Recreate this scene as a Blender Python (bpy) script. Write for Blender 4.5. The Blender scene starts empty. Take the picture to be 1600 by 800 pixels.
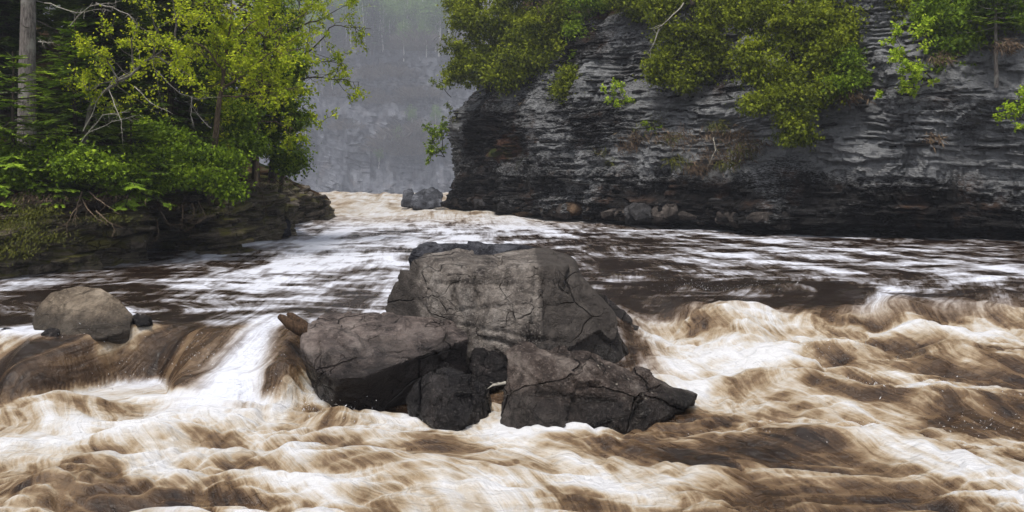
import bpy, bmesh, math, random
import numpy as np
from mathutils import Vector, Matrix

# ------------------------------------------------------------------ camera, sky, sun, exposure
scene = bpy.context.scene
COL = scene.collection
R = math.radians
F, CX, HY, CZ = 1244.0, 800.0, 270.0, 2.95      # focal (px of 1600), centre column, horizon row, camera height
cam_d = bpy.data.cameras.new('camera'); cam = bpy.data.objects.new('camera', cam_d); COL.objects.link(cam)
cam.location = (0, 0, CZ); cam.rotation_euler = (R(90), 0, 0)
cam_d.sensor_width = 36; cam_d.lens = 36 * F / 1600; cam_d.shift_y = -(400 - HY) / 1600
cam_d.clip_start = 0.1; cam_d.clip_end = 2000
scene.camera = cam

SUN = Vector((-0.16, -0.30, 0.94)).normalized()
world = bpy.data.worlds.new('World'); scene.world = world; world.use_nodes = True
wn = world.node_tree; wn.nodes.clear()
sky = wn.nodes.new('ShaderNodeTexSky'); sky.sky_type = 'NISHITA'; sky.sun_disc = False
sky.sun_elevation = math.asin(SUN.z); sky.sun_rotation = math.atan2(SUN.x, SUN.y)
sky.air_density = 1.0; sky.dust_density = 4.0; sky.ozone_density = 1.0
hs = wn.nodes.new('ShaderNodeHueSaturation'); hs.inputs['Saturation'].default_value = 0.45
bg = wn.nodes.new('ShaderNodeBackground'); bg.inputs['Strength'].default_value = 0.085
wo = wn.nodes.new('ShaderNodeOutputWorld')
wn.links.new(sky.outputs[0], hs.inputs['Color']); wn.links.new(hs.outputs[0], bg.inputs[0]); wn.links.new(bg.outputs[0], wo.inputs[0])
sun_d = bpy.data.lights.new('sun', 'SUN'); sun_d.energy = 1.5; sun_d.angle = R(12); sun_d.color = (1.0, 0.96, 0.90)
sun = bpy.data.objects.new('sun', sun_d); COL.objects.link(sun)
sun.rotation_euler = SUN.to_track_quat('Z', 'Y').to_euler()
vs = scene.view_settings
vs.view_transform = 'Standard'; vs.look = 'None'; vs.exposure = 1.6; vs.gamma = 1.0; vs.use_curve_mapping = False
scene.render.engine = 'CYCLES'
cy = scene.cycles
cy.use_denoising = True; cy.max_bounces = 5; cy.diffuse_bounces = 2; cy.glossy_bounces = 2; cy.transmission_bounces = 2
cy.volume_bounces = 0; cy.transparent_max_bounces = 6; cy.caustics_reflective = False; cy.caustics_refractive = False
cy.sample_clamp_indirect = 4.0

rng = np.random.default_rng(7); random.seed(7)

# ------------------------------------------------------------------ helpers
def at(px, py, Y):
    return np.array([(px - CX) / F * Y, Y, CZ - (py - HY) / F * Y])
def on(px, py, z):
    Y = (CZ - z) * F / (py - HY); return np.array([(px - CX) / F * Y, Y, z])

def _h(i, j, k, seed):
    h = (i.astype(np.int64) * 374761393 + j.astype(np.int64) * 668265263 + k.astype(np.int64) * 1440662683 + seed * 974634757) & 0xFFFFFFFF
    h = ((h ^ (h >> 13)) * 1274126177) & 0xFFFFFFFF
    h = ((h ^ (h >> 15)) * 2246822519) & 0xFFFFFFFF
    return (h ^ (h >> 16)) / 4294967295.0 * 2 - 1
def n2(x, y, seed=0):
    x, y = np.broadcast_arrays(np.asarray(x, float), np.asarray(y, float))
    i = np.floor(x); j = np.floor(y); u = x - i; v = y - j
    u = u*u*u*(u*(u*6-15)+10); v = v*v*v*(v*(v*6-15)+10); k = np.zeros_like(i)
    a = _h(i, j, k, seed); b = _h(i+1, j, k, seed); c = _h(i, j+1, k, seed); d = _h(i+1, j+1, k, seed)
    return (a*(1-u)+b*u)*(1-v) + (c*(1-u)+d*u)*v
def n3(p, f, seed=0):
    p = p * f; i = np.floor(p); u = p - i; u = u*u*u*(u*(u*6-15)+10)
    i0, j0, k0 = i[..., 0], i[..., 1], i[..., 2]; a, b, c = u[..., 0], u[..., 1], u[..., 2]
    def L(dj, dk): return _h(i0, j0+dj, k0+dk, seed)*(1-a) + _h(i0+1, j0+dj, k0+dk, seed)*a
    return (L(0,0)*(1-b)+L(1,0)*b)*(1-c) + (L(0,1)*(1-b)+L(1,1)*b)*c
def f2(x, y, oct=4, seed=0, g=0.5):
    s = 0; a = 1; t = 0
    for o in range(oct):
        s = s + a*n2(x*2**o, y*2**o, seed+o); t += a; a *= g; x, y = 0.80*x-0.60*y, 0.60*x+0.80*y
    return s/t
ROT = np.array([[0.36, 0.48, -0.80], [-0.80, 0.60, 0.0], [0.48, 0.64, 0.60]])
def f3(p, f, oct=4, seed=0, g=0.5):
    s = 0; a = 1; t = 0
    for o in range(oct):
        p = p@ROT; s = s + a*n3(p, f*2**o, seed+o); t += a; a *= g
    return s/t
def sst(a, b, x):
    t = np.clip((x-a)/(b-a), 0, 1); return t*t*(3-2*t)
def nrm(v):
    v = np.asarray(v, float); return v/np.maximum(np.linalg.norm(v, axis=-1, keepdims=True), 1e-9)

def mesh_np(name, V, Fc, smooth=True, attrs=None):
    V = np.ascontiguousarray(V, np.float32); Fc = np.asarray(Fc, np.int32)
    m = bpy.data.meshes.new(name); n, k = Fc.shape
    m.vertices.add(len(V)); m.vertices.foreach_set('co', V.ravel())
    m.loops.add(n*k); m.loops.foreach_set('vertex_index', Fc.ravel())
    m.polygons.add(n); m.polygons.foreach_set('loop_start', np.arange(0, n*k, k, dtype=np.int32))
    m.polygons.foreach_set('use_smooth', np.full(n, smooth))
    m.update(calc_edges=True)
    for an, d in (attrs or {}).items():
        at_ = m.attributes.new(an, 'FLOAT', 'POINT'); at_.data.foreach_set('value', np.asarray(d, np.float32).ravel())
    return m
def grid_faces(nr, nc):
    i = np.arange(nr-1)[:, None]*nc + np.arange(nc-1)[None, :]
    return np.stack([i, i+1, i+1+nc, i+nc], -1).reshape(-1, 4)
def link(name, mesh, mat=None, parent=None):
    o = bpy.data.objects.new(name, mesh); COL.objects.link(o)
    if mat is not None and mesh is not None and len(mesh.materials) == 0: mesh.materials.append(mat)
    if parent is not None: o.parent = parent
    return o
def tag(o, label=None, cat=None, group=None, kind=None):
    for k, v in (('label', label), ('category', cat), ('group', group), ('kind', kind)):
        if v: o[k] = v
    return o
def empty(name, loc, label, cat, group=None):
    o = bpy.data.objects.new(name, None); COL.objects.link(o); o.location = Vector(loc)
    o.empty_display_size = 0.2
    return tag(o, label, cat, group)
def copy_tree(o, label, loc, rz=0, sc=1.0, parent=None, group=None, tilt=(0, 0)):
    c = o.copy(); COL.objects.link(c); c.location = Vector(loc); c.rotation_euler = (tilt[0], tilt[1], rz)
    c.scale = (sc, sc, sc) if not hasattr(sc, '__len__') else sc
    c['label'] = label
    if group: c['group'] = group
    for ch in [k for k in o.children]:
        d = ch.copy(); COL.objects.link(d); d.parent = c
    return c

# ------------------------------------------------------------------ node helpers / materials
class NT:
    def __init__(s, name):
        s.m = bpy.data.materials.new(name); s.m.use_nodes = True; s.t = s.m.node_tree; s.t.nodes.clear()
        s.out = s.t.nodes.new('ShaderNodeOutputMaterial')
    def n(s, typ, ins=None, **kw):
        nd = s.t.nodes.new(typ)
        for k, v in kw.items(): setattr(nd, k, v)
        for k, v in (ins or {}).items(): s.set(nd, k, v)
        return nd
    def set(s, nd, k, v):
        sock = nd.inputs[k]
        if hasattr(v, 'is_output') or isinstance(v, bpy.types.NodeSocket): s.t.links.new(v, sock)
        elif isinstance(v, bpy.types.Node): s.t.links.new(v.outputs[0], sock)
        else: sock.default_value = v
    def math(s, op, a, b=0.0, clamp=False):
        return s.n('ShaderNodeMath', {0: a, 1: b}, operation=op, use_clamp=clamp).outputs[0]
    def attr(s, name): return s.n('ShaderNodeAttribute', attribute_name=name).outputs['Fac']
    def noise(s, vec, scale, detail=4, rough=0.55, dist=0.0):
        return s.n('ShaderNodeTexNoise', {'Vector': vec, 'Scale': scale, 'Detail': detail, 'Roughness': rough, 'Distortion': dist}).outputs['Fac']
    def mapv(s, vec, sc=(1,1,1), rot=(0,0,0)):
        return s.n('ShaderNodeMapping', {'Vector': vec, 'Scale': sc, 'Rotation': rot}).outputs[0]
    def ramp(s, fac, stops, interp='LINEAR'):
        nd = s.n('ShaderNodeValToRGB', {0: fac}); cr = nd.color_ramp; cr.interpolation = interp
        while len(cr.elements) > len(stops): cr.elements.remove(cr.elements[-1])
        while len(cr.elements) < len(stops): cr.elements.new(0.5)
        for e, (p, c) in zip(cr.elements, stops):
            e.position = p; e.color = (c, c, c, 1) if not hasattr(c, '__len__') else (*c, 1)
        return nd.outputs[0]
    def mix(s, fac, a, b, mode='MIX'):
        nd = s.n('ShaderNodeMix', data_type='RGBA', blend_type=mode)
        s.set(nd, 0, fac); s.set(nd, 6, a if not isinstance(a, tuple) else (*a, 1)); s.set(nd, 7, b if not isinstance(b, tuple) else (*b, 1))
        return nd.outputs[2]
    def bump(s, h, strength, dist=0.05, normal=None):
        nd = s.n('ShaderNodeBump', {'Height': h, 'Strength': strength, 'Distance': dist})
        if normal is not None: s.set(nd, 'Normal', normal)
        return nd.outputs[0]
    def pos(s): return s.n('ShaderNodeNewGeometry').outputs['Position']
    def obj(s): return s.n('ShaderNodeTexCoord').outputs['Object']
    def nz(s): return s.n('ShaderNodeSeparateXYZ', {0: s.n('ShaderNodeNewGeometry').outputs['Normal']}).outputs['Z']
    def finish(s, color, rough=0.8, normal=None, spec=0.3, **kw):
        b = s.n('ShaderNodeBsdfPrincipled'); s.set(b, 'Base Color', color if not isinstance(color, tuple) else (*color, 1))
        s.set(b, 'Roughness', rough); s.set(b, 'Specular IOR Level', spec)
        if normal is not None: s.set(b, 'Normal', normal)
        for k, v in kw.items(): s.set(b, k, v)
        s.t.links.new(b.outputs[0], s.out.inputs[0]); return s.m

def mat_cliff(name, dark, mid, lichen, lich_amt, soil, warm, moss_amt=0.0):
    s = NT(name); p = s.pos()
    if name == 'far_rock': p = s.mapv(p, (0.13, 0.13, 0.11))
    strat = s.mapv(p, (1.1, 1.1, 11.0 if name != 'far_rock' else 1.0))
    big = s.noise(p, 0.35, 3)
    a = s.noise(strat, 1.6, 6, 0.65)
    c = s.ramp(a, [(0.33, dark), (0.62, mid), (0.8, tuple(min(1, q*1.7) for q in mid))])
    c = s.mix(s.ramp(s.noise(p, 0.8, 4), [(0.55, 0), (0.72, 0.75)]), c, warm)
    la = s.attr('lich')
    lm = s.math('ADD', s.math('MULTIPLY', s.noise(s.mapv(p, (1.6, 1.6, 6.0)), 4.5, 7, 0.8), 0.95), s.math('MULTIPLY', big, 0.35))
    lm = s.math('ADD', lm, s.math('MULTIPLY', la, lich_amt))
    lf = s.ramp(lm, [(0.71, 0), (0.81, 0.95)])
    c = s.mix(lf, c, s.mix(s.noise(p, 14, 2), lichen, tuple(q*0.55 for q in lichen)))
    if moss_amt > 0:
        mm = s.math('ADD', s.math('MULTIPLY', s.nz(), 0.25), s.noise(p, 1.3, 5, 0.7))
        c = s.mix(s.ramp(mm, [(0.62 - moss_amt*0.1, 0), (0.75, 0.85)]), c, s.mix(s.noise(p, 9, 2), (0.11, 0.10, 0.012), (0.05, 0.055, 0.009)))
    so = s.mix(s.noise(p, 2.2, 5, 0.7), tuple(q*0.4 for q in soil), soil)
    so = s.mix(s.ramp(s.noise(p, 1.1, 4), [(0.5, 0), (0.65, 1)]), so, (0.035, 0.05, 0.008))
    sm = s.math('ADD', s.attr('soil'), s.math('MULTIPLY', s.math('SUBTRACT', s.noise(p, 1.7, 5, 0.7), 0.5), 0.9))
    smr = s.ramp(sm, [(0.42, 0), (0.6, 1)])
    c = s.mix(smr, c, so)
    rough = s.ramp(s.noise(p, 1.9, 4), [(0.38, 0.42), (0.62, 0.85)])
    h = s.math('ADD', s.noise(strat, 5.0, 6, 0.7), s.math('MULTIPLY', s.noise(p, 18, 4, 0.6), 0.4))
    return s.finish(c, rough, s.bump(h, 1.0, 0.11), 0.08)

def mat_boulder(name, base, dark, pale, wet_z=0.35, wet=1.0, speck=0.5, gloss=0.55, tint=None, crk=1.0):
    s = NT(name); p = s.pos()
    a = s.noise(p, 1.7, 6, 0.65)
    c = s.ramp(a, [(0.34, dark), (0.50, base), (0.66, pale)])
    c = s.mix(s.ramp(s.noise(p, 7, 6, 0.75), [(0.47, 0), (0.62, 0.7)]), c, tuple(q*0.45 for q in base))
    c = s.mix(s.ramp(s.noise(s.mapv(p, (3.2, 3.2, 0.8)), 1.3, 6, 0.7), [(0.50, 0), (0.66, 0.8)]), c, dark)
    c = s.mix(s.ramp(s.noise(p, 26, 3, 0.6), [(0.55, 0), (0.68, 0.5)]), c, pale)
    if tint: c = s.mix(s.ramp(s.noise(p, 1.1, 3), [(0.5, 0), (0.64, 0.7)]), c, tint)
    c = s.mix(s.ramp(s.attr('stain_shade'), [(0.35, 0), (0.62, 0.85)]), c, s.mix(s.noise(p, 5, 5, 0.7), dark, tuple(q*0.45 for q in base)))
    if speck > 0:
        v = s.n('ShaderNodeTexVoronoi', {'Vector': p, 'Scale': 13.0, 'Randomness': 1.0}).outputs['Distance']
        sp = s.math('MULTIPLY', s.ramp(v, [(0.10, 1), (0.24, 0)]), s.ramp(s.noise(p, 2.4, 3), [(0.52, 0), (0.62, 1)]))
        c = s.mix(s.math('MULTIPLY', sp, speck), c, (0.33, 0.30, 0.25))
    z = s.n('ShaderNodeSeparateXYZ', {0: p}).outputs['Z']
    wz = s.math('ADD', s.math('SUBTRACT', z, wet_z), s.math('MULTIPLY', s.math('SUBTRACT', s.noise(p, 1.6, 4), 0.5), 0.6))
    wf = s.math('MULTIPLY', s.ramp(s.math('ADD', wz, 0.5), [(0.40, 1), (0.56, 0)]), wet)
    c = s.mix(wf, c, s.mix(0.68, c, (0.003, 0.0026, 0.0023)))
    ro = s.math('SUBTRACT', s.math('ADD', gloss, s.math('MULTIPLY', s.noise(p, 5, 3), 0.3)), s.math('MULTIPLY', wf, 0.5))
    h = s.math('ADD', s.noise(p, 6, 7, 0.68), s.math('MULTIPLY', s.noise(p, 40, 4, 0.6), 0.25))
    wv = s.n('ShaderNodeVectorMath', {0: p, 1: s.n('ShaderNodeVectorMath', {0: s.n('ShaderNodeTexNoise', {'Vector': p, 'Scale': 2.5, 'Detail': 4.0}).outputs['Color'], 1: (0.16, 0.16, 0.16)}, operation='MULTIPLY').outputs[0]}, operation='ADD').outputs[0]
    k1 = s.n('ShaderNodeTexVoronoi', {'Vector': s.mapv(wv, (0.8, 0.8, 1.3), (0.3, 0.2, 0.5)), 'Scale': 1.1}, feature='DISTANCE_TO_EDGE').outputs['Distance']
    k2 = s.n('ShaderNodeTexVoronoi', {'Vector': s.mapv(wv, (1, 1, 1.8), (0.1, 0.6, 0.9)), 'Scale': 2.6}, feature='DISTANCE_TO_EDGE').outputs['Distance']
    g1 = s.ramp(s.noise(p, 1.3, 2), [(0.46, 0), (0.56, 1)]); g2 = s.ramp(s.noise(p, 1.9, 2), [(0.50, 0), (0.60, 0.8)])
    c1_ = s.math('MULTIPLY', g1, s.ramp(k1, [(0.0, 1), (0.014, 0)])); c2_ = s.math('MULTIPLY', g2, s.ramp(k2, [(0.0, 1), (0.016, 0)]))
    ck = s.math('SUBTRACT', 1.0, s.math('MULTIPLY', s.math('MAXIMUM', c1_, c2_), crk))
    h = s.math('ADD', h, s.math('MULTIPLY', ck, 0.8))
    c = s.mix(ck, s.mix(0.6, c, tuple(q*0.4 for q in dark)), c)
    return s.finish(c, ro, s.bump(h, 1.0, 0.10), s.math('ADD', 0.07, s.math('MULTIPLY', wf, 0.14)))

def mat_leaf(name, c1, c2, c3, trans=0.35, rough=0.55):
    s = NT(name); v = s.attr('var')
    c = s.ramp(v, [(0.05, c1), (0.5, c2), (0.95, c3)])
    b = s.n('ShaderNodeBsdfPrincipled'); s.set(b, 'Base Color', c); s.set(b, 'Roughness', rough); s.set(b, 'Specular IOR Level', 0.12)
    t = s.n('ShaderNodeBsdfTranslucent'); s.set(t, 'Color', c)
    m = s.n('ShaderNodeMixShader', {0: trans}); s.t.links.new(b.outputs[0], m.inputs[1]); s.t.links.new(t.outputs[0], m.inputs[2])
    s.t.links.new(m.outputs[0], s.out.inputs[0]); return s.m
def mat_bark(name, c1, c2, sc=(9, 9, 1.6), lich=None):
    s = NT(name); p = s.obj(); a = s.noise(s.mapv(p, sc), 3.0, 6, 0.7)
    c = s.ramp(a, [(0.35, c1), (0.65, c2)])
    if lich: c = s.mix(s.ramp(s.noise(p, 3.0, 4), [(0.52, 0), (0.66, 0.8)]), c, lich)
    return s.finish(c, 0.9, s.bump(a, 0.8, 0.03), 0.15)

M = {}
M['cliff'] = mat_cliff('shale_cliff', (0.0015, 0.0013, 0.0013), (0.014, 0.0125, 0.0118), (0.26, 0.265, 0.27), 0.38, (0.075, 0.038, 0.024), (0.070, 0.040, 0.026))
M['bank'] = mat_cliff('shale_bank', (0.008, 0.007, 0.004), (0.23, 0.190, 0.135), (0.26, 0.24, 0.18), 0.16, (0.065, 0.036, 0.016), (0.05, 0.033, 0.018), 0.75)
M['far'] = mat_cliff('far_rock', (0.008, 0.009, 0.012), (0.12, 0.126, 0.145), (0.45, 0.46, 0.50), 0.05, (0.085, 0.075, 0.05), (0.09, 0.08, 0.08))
M['block'] = mat_boulder('ledge_rock', (0.055, 0.046, 0.040), (0.012, 0.010, 0.009), (0.13, 0.11, 0.096), -3, 0.0, 0.2, 0.6)
M['block2'] = mat_boulder('stained_ledge_rock', (0.105, 0.066, 0.040), (0.022, 0.016, 0.012), (0.19, 0.145, 0.10), -3, 0.0, 0.1, 0.6)
M['block3'] = mat_boulder('grey_ledge_rock', (0.034, 0.032, 0.032), (0.010, 0.0095, 0.0098), (0.085, 0.084, 0.086), -3, 0.0, 0.2, 0.5)
M['slab'] = mat_boulder('slab_rock', (0.014, 0.0125, 0.012), (0.003, 0.0027, 0.0027), (0.085, 0.085, 0.087), -3, 0.0, 0.6, 0.5)
M['bslab'] = mat_boulder('mossy_slab_rock', (0.085, 0.069, 0.051), (0.02, 0.016, 0.012), (0.18, 0.15, 0.115), -3, 0.0, 0.3, 0.5, (0.085, 0.078, 0.014))
M['b_big'] = mat_boulder('grey_boulder_rock', (0.140, 0.121, 0.106), (0.018, 0.015, 0.014), (0.24, 0.217, 0.195), 0.5, 1.0, 0.25, 0.55)
M['b_flat'] = mat_boulder('flat_boulder_rock', (0.118, 0.094, 0.084), (0.016, 0.013, 0.0125), (0.20, 0.168, 0.15), 0.75, 0.8, 0.1, 0.42)
M['b_right'] = mat_boulder('wedge_boulder_rock', (0.056, 0.043, 0.037), (0.006, 0.005, 0.0045), (0.165, 0.138, 0.12), 0.38, 1.0, 0.7, 0.5)
M['b_dark'] = mat_boulder('wet_boulder_rock', (0.020, 0.017, 0.0165), (0.004, 0.0035, 0.004), (0.075, 0.064, 0.060), 0.9, 0.7, 0.2, 0.28)
M['b_left'] = mat_boulder('brown_boulder_rock', (0.150, 0.119, 0.088), (0.060, 0.046, 0.034), (0.23, 0.19, 0.145), 0.95, 1.0, 0.15, 0.55, None, 0.35)
M['b_slate'] = mat_boulder('slate_boulder_rock', (0.028, 0.028, 0.033), (0.006, 0.006, 0.008), (0.085, 0.086, 0.096), 0.4, 0.8, 0.1, 0.42)
M['b_farg'] = mat_boulder('pale_grey_rock', (0.055, 0.058, 0.068), (0.015, 0.015, 0.018), (0.15, 0.155, 0.175), 0.8, 0.4, 0.0, 0.45)
M['bark'] = mat_bark('grey_bark', (0.05, 0.042, 0.037), (0.22, 0.195, 0.175), lich=(0.26, 0.25, 0.22))
M['bark_d'] = mat_bark('dark_bark', (0.02, 0.016, 0.012), (0.075, 0.06, 0.045))
M['birch'] = mat_bark('pale_bark', (0.45, 0.43, 0.40), (0.75, 0.73, 0.70))
M['twig'] = mat_bark('dead_twig', (0.16, 0.145, 0.12), (0.36, 0.34, 0.29))
M['root'] = mat_bark('root_bark', (0.05, 0.035, 0.022), (0.17, 0.125, 0.085))
M['wood'] = mat_bark('wet_driftwood', (0.010, 0.006, 0.004), (0.075, 0.045, 0.026), (14, 14, 1.0))
M['cedar'] = mat_leaf('cedar_leaf', (0.042, 0.058, 0.004), (0.175, 0.215, 0.010), (0.33, 0.375, 0.020), 0.30)
M['cedar_d'] = mat_leaf('dark_cedar_leaf', (0.0366, 0.07076, 0.00488), (0.1525, 0.2379, 0.0122), (0.305, 0.4148, 0.0244), 0.28)
M['fir'] = mat_leaf('fir_needle', (0.0366, 0.0732, 0.00732), (0.1281, 0.2135, 0.01708), (0.2928, 0.4026, 0.0305), 0.28)
M['fir_d'] = mat_leaf('dark_fir_needle', (0.014, 0.032, 0.005), (0.050, 0.092, 0.009), (0.125, 0.195, 0.018), 0.25)
M['maple'] = mat_leaf('young_leaf', (0.1318, 0.2015, 0.0062), (0.31, 0.3875, 0.0155), (0.558, 0.589, 0.0279), 0.45)
M['shrub'] = mat_leaf('bright_shrub_leaf', (0.1395, 0.217, 0.0093), (0.2945, 0.4185, 0.0217), (0.496, 0.6045, 0.0465), 0.4)
M['farleaf'] = mat_leaf('far_leaf', (0.05, 0.10, 0.012), (0.13, 0.24, 0.025), (0.24, 0.38, 0.045), 0.35)
M['farcon'] = mat_leaf('far_needle', (0.02, 0.034, 0.012), (0.045, 0.068, 0.02), (0.08, 0.11, 0.035), 0.2)
M['brush'] = mat_leaf('bare_brush_twig', (0.055, 0.045, 0.038), (0.12, 0.10, 0.085), (0.19, 0.165, 0.13), 0.1)
M['hay'] = mat_leaf('dry_grass', (0.035, 0.022, 0.014), (0.085, 0.056, 0.036), (0.17, 0.125, 0.075), 0.2)
M['moss'] = mat_leaf('olive_moss', (0.03, 0.035, 0.005), (0.07, 0.075, 0.010), (0.13, 0.13, 0.018), 0.25)
M['grassg'] = mat_leaf('green_grass', (0.05, 0.075, 0.008), (0.11, 0.15, 0.015), (0.2, 0.24, 0.03), 0.3)

# ------------------------------------------------------------------ river water
UP = 0.70                                             # level of the upper pool; the lower rapids lie near 0
def level_field(X, Y):
    wl = sst(-2.6, -3.2, X)                           # left cascade
    wr = sst(1.2, 2.6, X)                             # right rapids
    le = 11.75 + 0.75*f2(X*0.75, X*0+3.3, 3, 11) + 0.08*(X+6)
    le = le - 0.55*np.exp(-((X+6.4)/1.1)**2)
    ld = 0.95 + 0.25*n2(X*1.3, X*0, 14) + 1.0*sst(-5.1, -3.9, X) + 1.6*sst(-8.0, -9.0, X)
    uu = np.clip((Y-(le-ld))/ld, 0, 1.25); zl = np.clip(1-np.maximum(1-uu/1.25, 0)**2.3, 0, 1)*sst(0.0, 0.10, uu)
    zc = sst(11.0, 13.0, Y)
    re = 14.2 + 1.5*f2(X*0.5, X*0+9.1, 3, 12); rd = 5.0
    tr = np.clip((Y-(re-rd))/rd, 0, 1)
    zr = 0.50*sst(0.70, 1.0, tr) + 0.50*tr
    z = zc*(1-wl)*(1-wr) + zl*wl + zr*wr
    return UP*z, wl, wr, zl
def build_river():
    ys = [5.2]
    while ys[-1] < 98: ys.append(ys[-1] + min(0.026*(ys[-1]/7)**1.5, 0.7))
    ys = np.array(ys); nc = 800
    u = np.linspace(-1, 1, nc)
    Y = np.repeat(ys[:, None], nc, 1); X = u[None, :]*np.minimum(0.72*ys+2.5, 32)[:, None]
    z, wl, wr, zl = level_field(X, Y)
    def gb(px, py, lv, rx, ry):
        c = on(px, py, lv); return np.exp(-(((X-c[0])/rx)**2 + ((Y-c[1])/ry)**2))
    low = sst(11.5, 9.6, Y); pool = sst(13.5, 18, Y)
    fallz = sst(-2.8, -3.4, X)*sst(10.2, 10.7, Y)*sst(13.2, 12.2, Y)
    chute = np.exp(-(np.abs(X+3.66)/(0.31+0.15*np.clip(11.7-Y, 0, 2.4)))**2.5)*sst(9.1, 9.8, Y)*sst(13.2, 12.2, Y)
    rap = wr*sst(14.2, 13.3, Y); near = np.maximum(low*(1-fallz), rap)
    # flow coordinates: t stays constant along a streamline, s runs along it
    t = X.copy()
    t += 0.75*(Y-8.0)*gb(640, 720, 0, 3.6, 2.0)        # fore water swings to the right
    t += 0.55*(Y-9.5)*gb(1300, 640, 0, 4.5, 3.2)
    casc = sst(-4.0, -5.0, X)*sst(9.3, 10.4, Y)*sst(14, 12.6, Y)
    t -= 0.60*(Y-11.2)*casc                            # cascade falls to the left
    t -= 0.25*(X+3.64)*np.clip(11.5-Y, 0, 2)*chute     # chute fans out
    t = t*(1-pool) + pool*((X+4.5)/np.maximum(62-Y, 8)*40 - 4.5)
    s_ = Y + 0.35*f2(X*0.5, Y*0.5, 2, 23)*(1-fallz)
    t += 0.20*f2(X*0.7, Y*0.5, 2, 21)*(1-pool)*(1-fallz) + 0.5*f2(X*0.25, Y*0.2, 2, 22)*pool
    # broken water: swells, then rounded billows, no two alike
    wx = X + 0.8*f2(X*0.5, Y*0.5, 2, 33); wy = Y + 0.10*X + 0.7*f2(X*0.5+7, Y*0.5, 2, 34)
    def ridge(sx, sy, sd):
        q = f2(wx*sx, wy*sy, 2, sd); return np.clip(1-2.1*(np.sqrt(q*q+0.012)-0.05), -0.5, 1)
    def billow(sx, sy, sd):
        q = f2(wx*sx, wy*sy, 2, sd); return np.clip(2.4*np.sqrt(q*q+0.004)-0.2, -0.2, 1.1)
    big = np.clip(f2(X*0.28+3, Y*0.33, 2, 37)*1.3+0.55, 0.12, 1.2)
    h1 = ridge(0.34, 0.72, 35); h2 = billow(0.75, 1.5, 36); h3 = billow(1.8, 3.2, 38)
    calm = 1-0.35*low; h4 = billow(3.6, 5.5, 39); hh = 0.14*calm*big*h1 + (0.04+0.085*big)*calm*h2 + 0.05*h3 + 0.022*h4
    z = z + near*(hh-0.07) + near*0.006*f2(t*5, s_*1.0, 2, 44)
    t = t + near*(0.26*h1 + 0.16*h2 + 0.05*h3)
    steep = wl*sst(0.02, 0.2, zl)*sst(1.0, 0.9, zl)
    z = z + steep*(0.05*f2(t*3.0, s_*0.25, 3, 45) + 0.05*f2(t*0.9, s_*0.2, 2, 49))
    # upper pool: chop, livelier towards the far rapids
    upw = sst(14.2, 16.5, Y)*(1-0.5*sst(-4, -7, X)*sst(22, 17, Y))
    z = z + upw*(0.075*f2(X*0.45+0.2*Y, Y*1.0, 4, 46) + 0.03*f2(X*1.8, Y*3.0, 2, 48))
    farz = sst(30, 42, Y)
    z = z + farz*(0.34*np.clip(f2(X*0.5, Y*0.25, 4, 47, 0.6)+0.25, -0.2, 1))
    z = z + 0.42*np.exp(-((Y-62)/14)**2) - 3.2*sst(72, 95, Y)
    # named features: (px, py, level, rx, ry, dz)
    for (px, py, lv, rx, ry, dz) in [(1240, 458, 0.65, 0.45, 0.22, 0.14), (1340, 472, 0.6, 0.5, 0.25, 0.16), (1560, 470, 0.65, 0.6, 0.25, 0.16), (1180, 462, 0.62, 0.6, 0.26, 0.15), (1450, 480, 0.6, 1.4, 0.30, 0.14), (1080, 458, 0.6, 0.30, 0.30, 0.16), (1130, 450, 0.7, 1.1, 0.45, -0.10),
                                 (1490, 545, 0.35, 0.9, 0.30, 0.16), (1290, 545, 0.3, 0.7, 0.26, 0.15), (1480, 620, 0.1, 0.9, 0.26, 0.20), (1290, 690, 0.0, 0.8, 0.25, 0.14),
                                 (1060, 655, 0.0, 0.50, 0.25, 0.12), (520, 660, 0.0, 0.45, 0.3, 0.18), (360, 655, 0, 0.6, 0.25, 0.14), (450, 612, 0.1, 0.24, 0.5, 0.22), (1190, 600, 0.1, 0.8, 0.25, 0.14),
                                 (590, 735, 0, 0.9, 0.3, 0.13), (230, 690, 0, 0.7, 0.25, 0.12), (100, 780, 0, 0.8, 0.25, 0.12), (900, 690, 0, 0.7, 0.22, 0.08), (270, 513, 0.7, 1.4, 0.12, 0.05), (90, 640, 0, 0.6, 0.25, 0.12)]:
        z = z + dz*gb(px, py, lv, rx, ry)
    # foam
    n_a = f2(t*0.55, s_*0.45, 3, 51); n_b = f2(t*1.8, s_*0.5, 3, 52); n_c = f2(wx*0.9, wy*1.4, 4, 55)
    slope = np.gradient(z, axis=0)/np.maximum(np.gradient(Y, axis=0), 1e-6)    # >0: the side that runs down towards the camera
    fr = 0.60 + 0.30*n_a + 0.20*n_b + 0.42*n_c + 1.7*(hh-0.10) - 0.26*np.clip(slope, -0.4, 0.8)
    f = np.full_like(X, 0.28)*(1-near) + near*fr
    n_p = f2(t*0.7, s_*0.20, 3, 53); n_q = f2(t*2.2, s_*0.55, 4, 54); wq = 0.9*f2(X*0.3, Y*0.4, 2, 57); n_r = f2(X*0.75+0.2*Y+wq, Y*1.9+1.5*wq, 5, 56, 0.7)
    upm = (1-near)*(1-steep)*sst(10.6, 11.4, Y)
    mid = np.clip(gb(490, 430, UP, 3.4, 5) + gb(560, 370, UP, 4.5, 9) + 0.8*gb(760, 350, UP, 8, 6), 0, 1)  # paler mid pool: foam, plus the sky's silvery glare put into its colour
    f = f*(1-upm) + upm*(0.41 + 0.34*n_p + 0.22*n_q + 0.55*n_r + 0.22*mid + 0.06*sst(3, 7, X)*sst(15.5, 18, Y))
    f = f*(1-farz) + farz*(0.72 + 0.30*n_a + 0.25*n_r)
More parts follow.
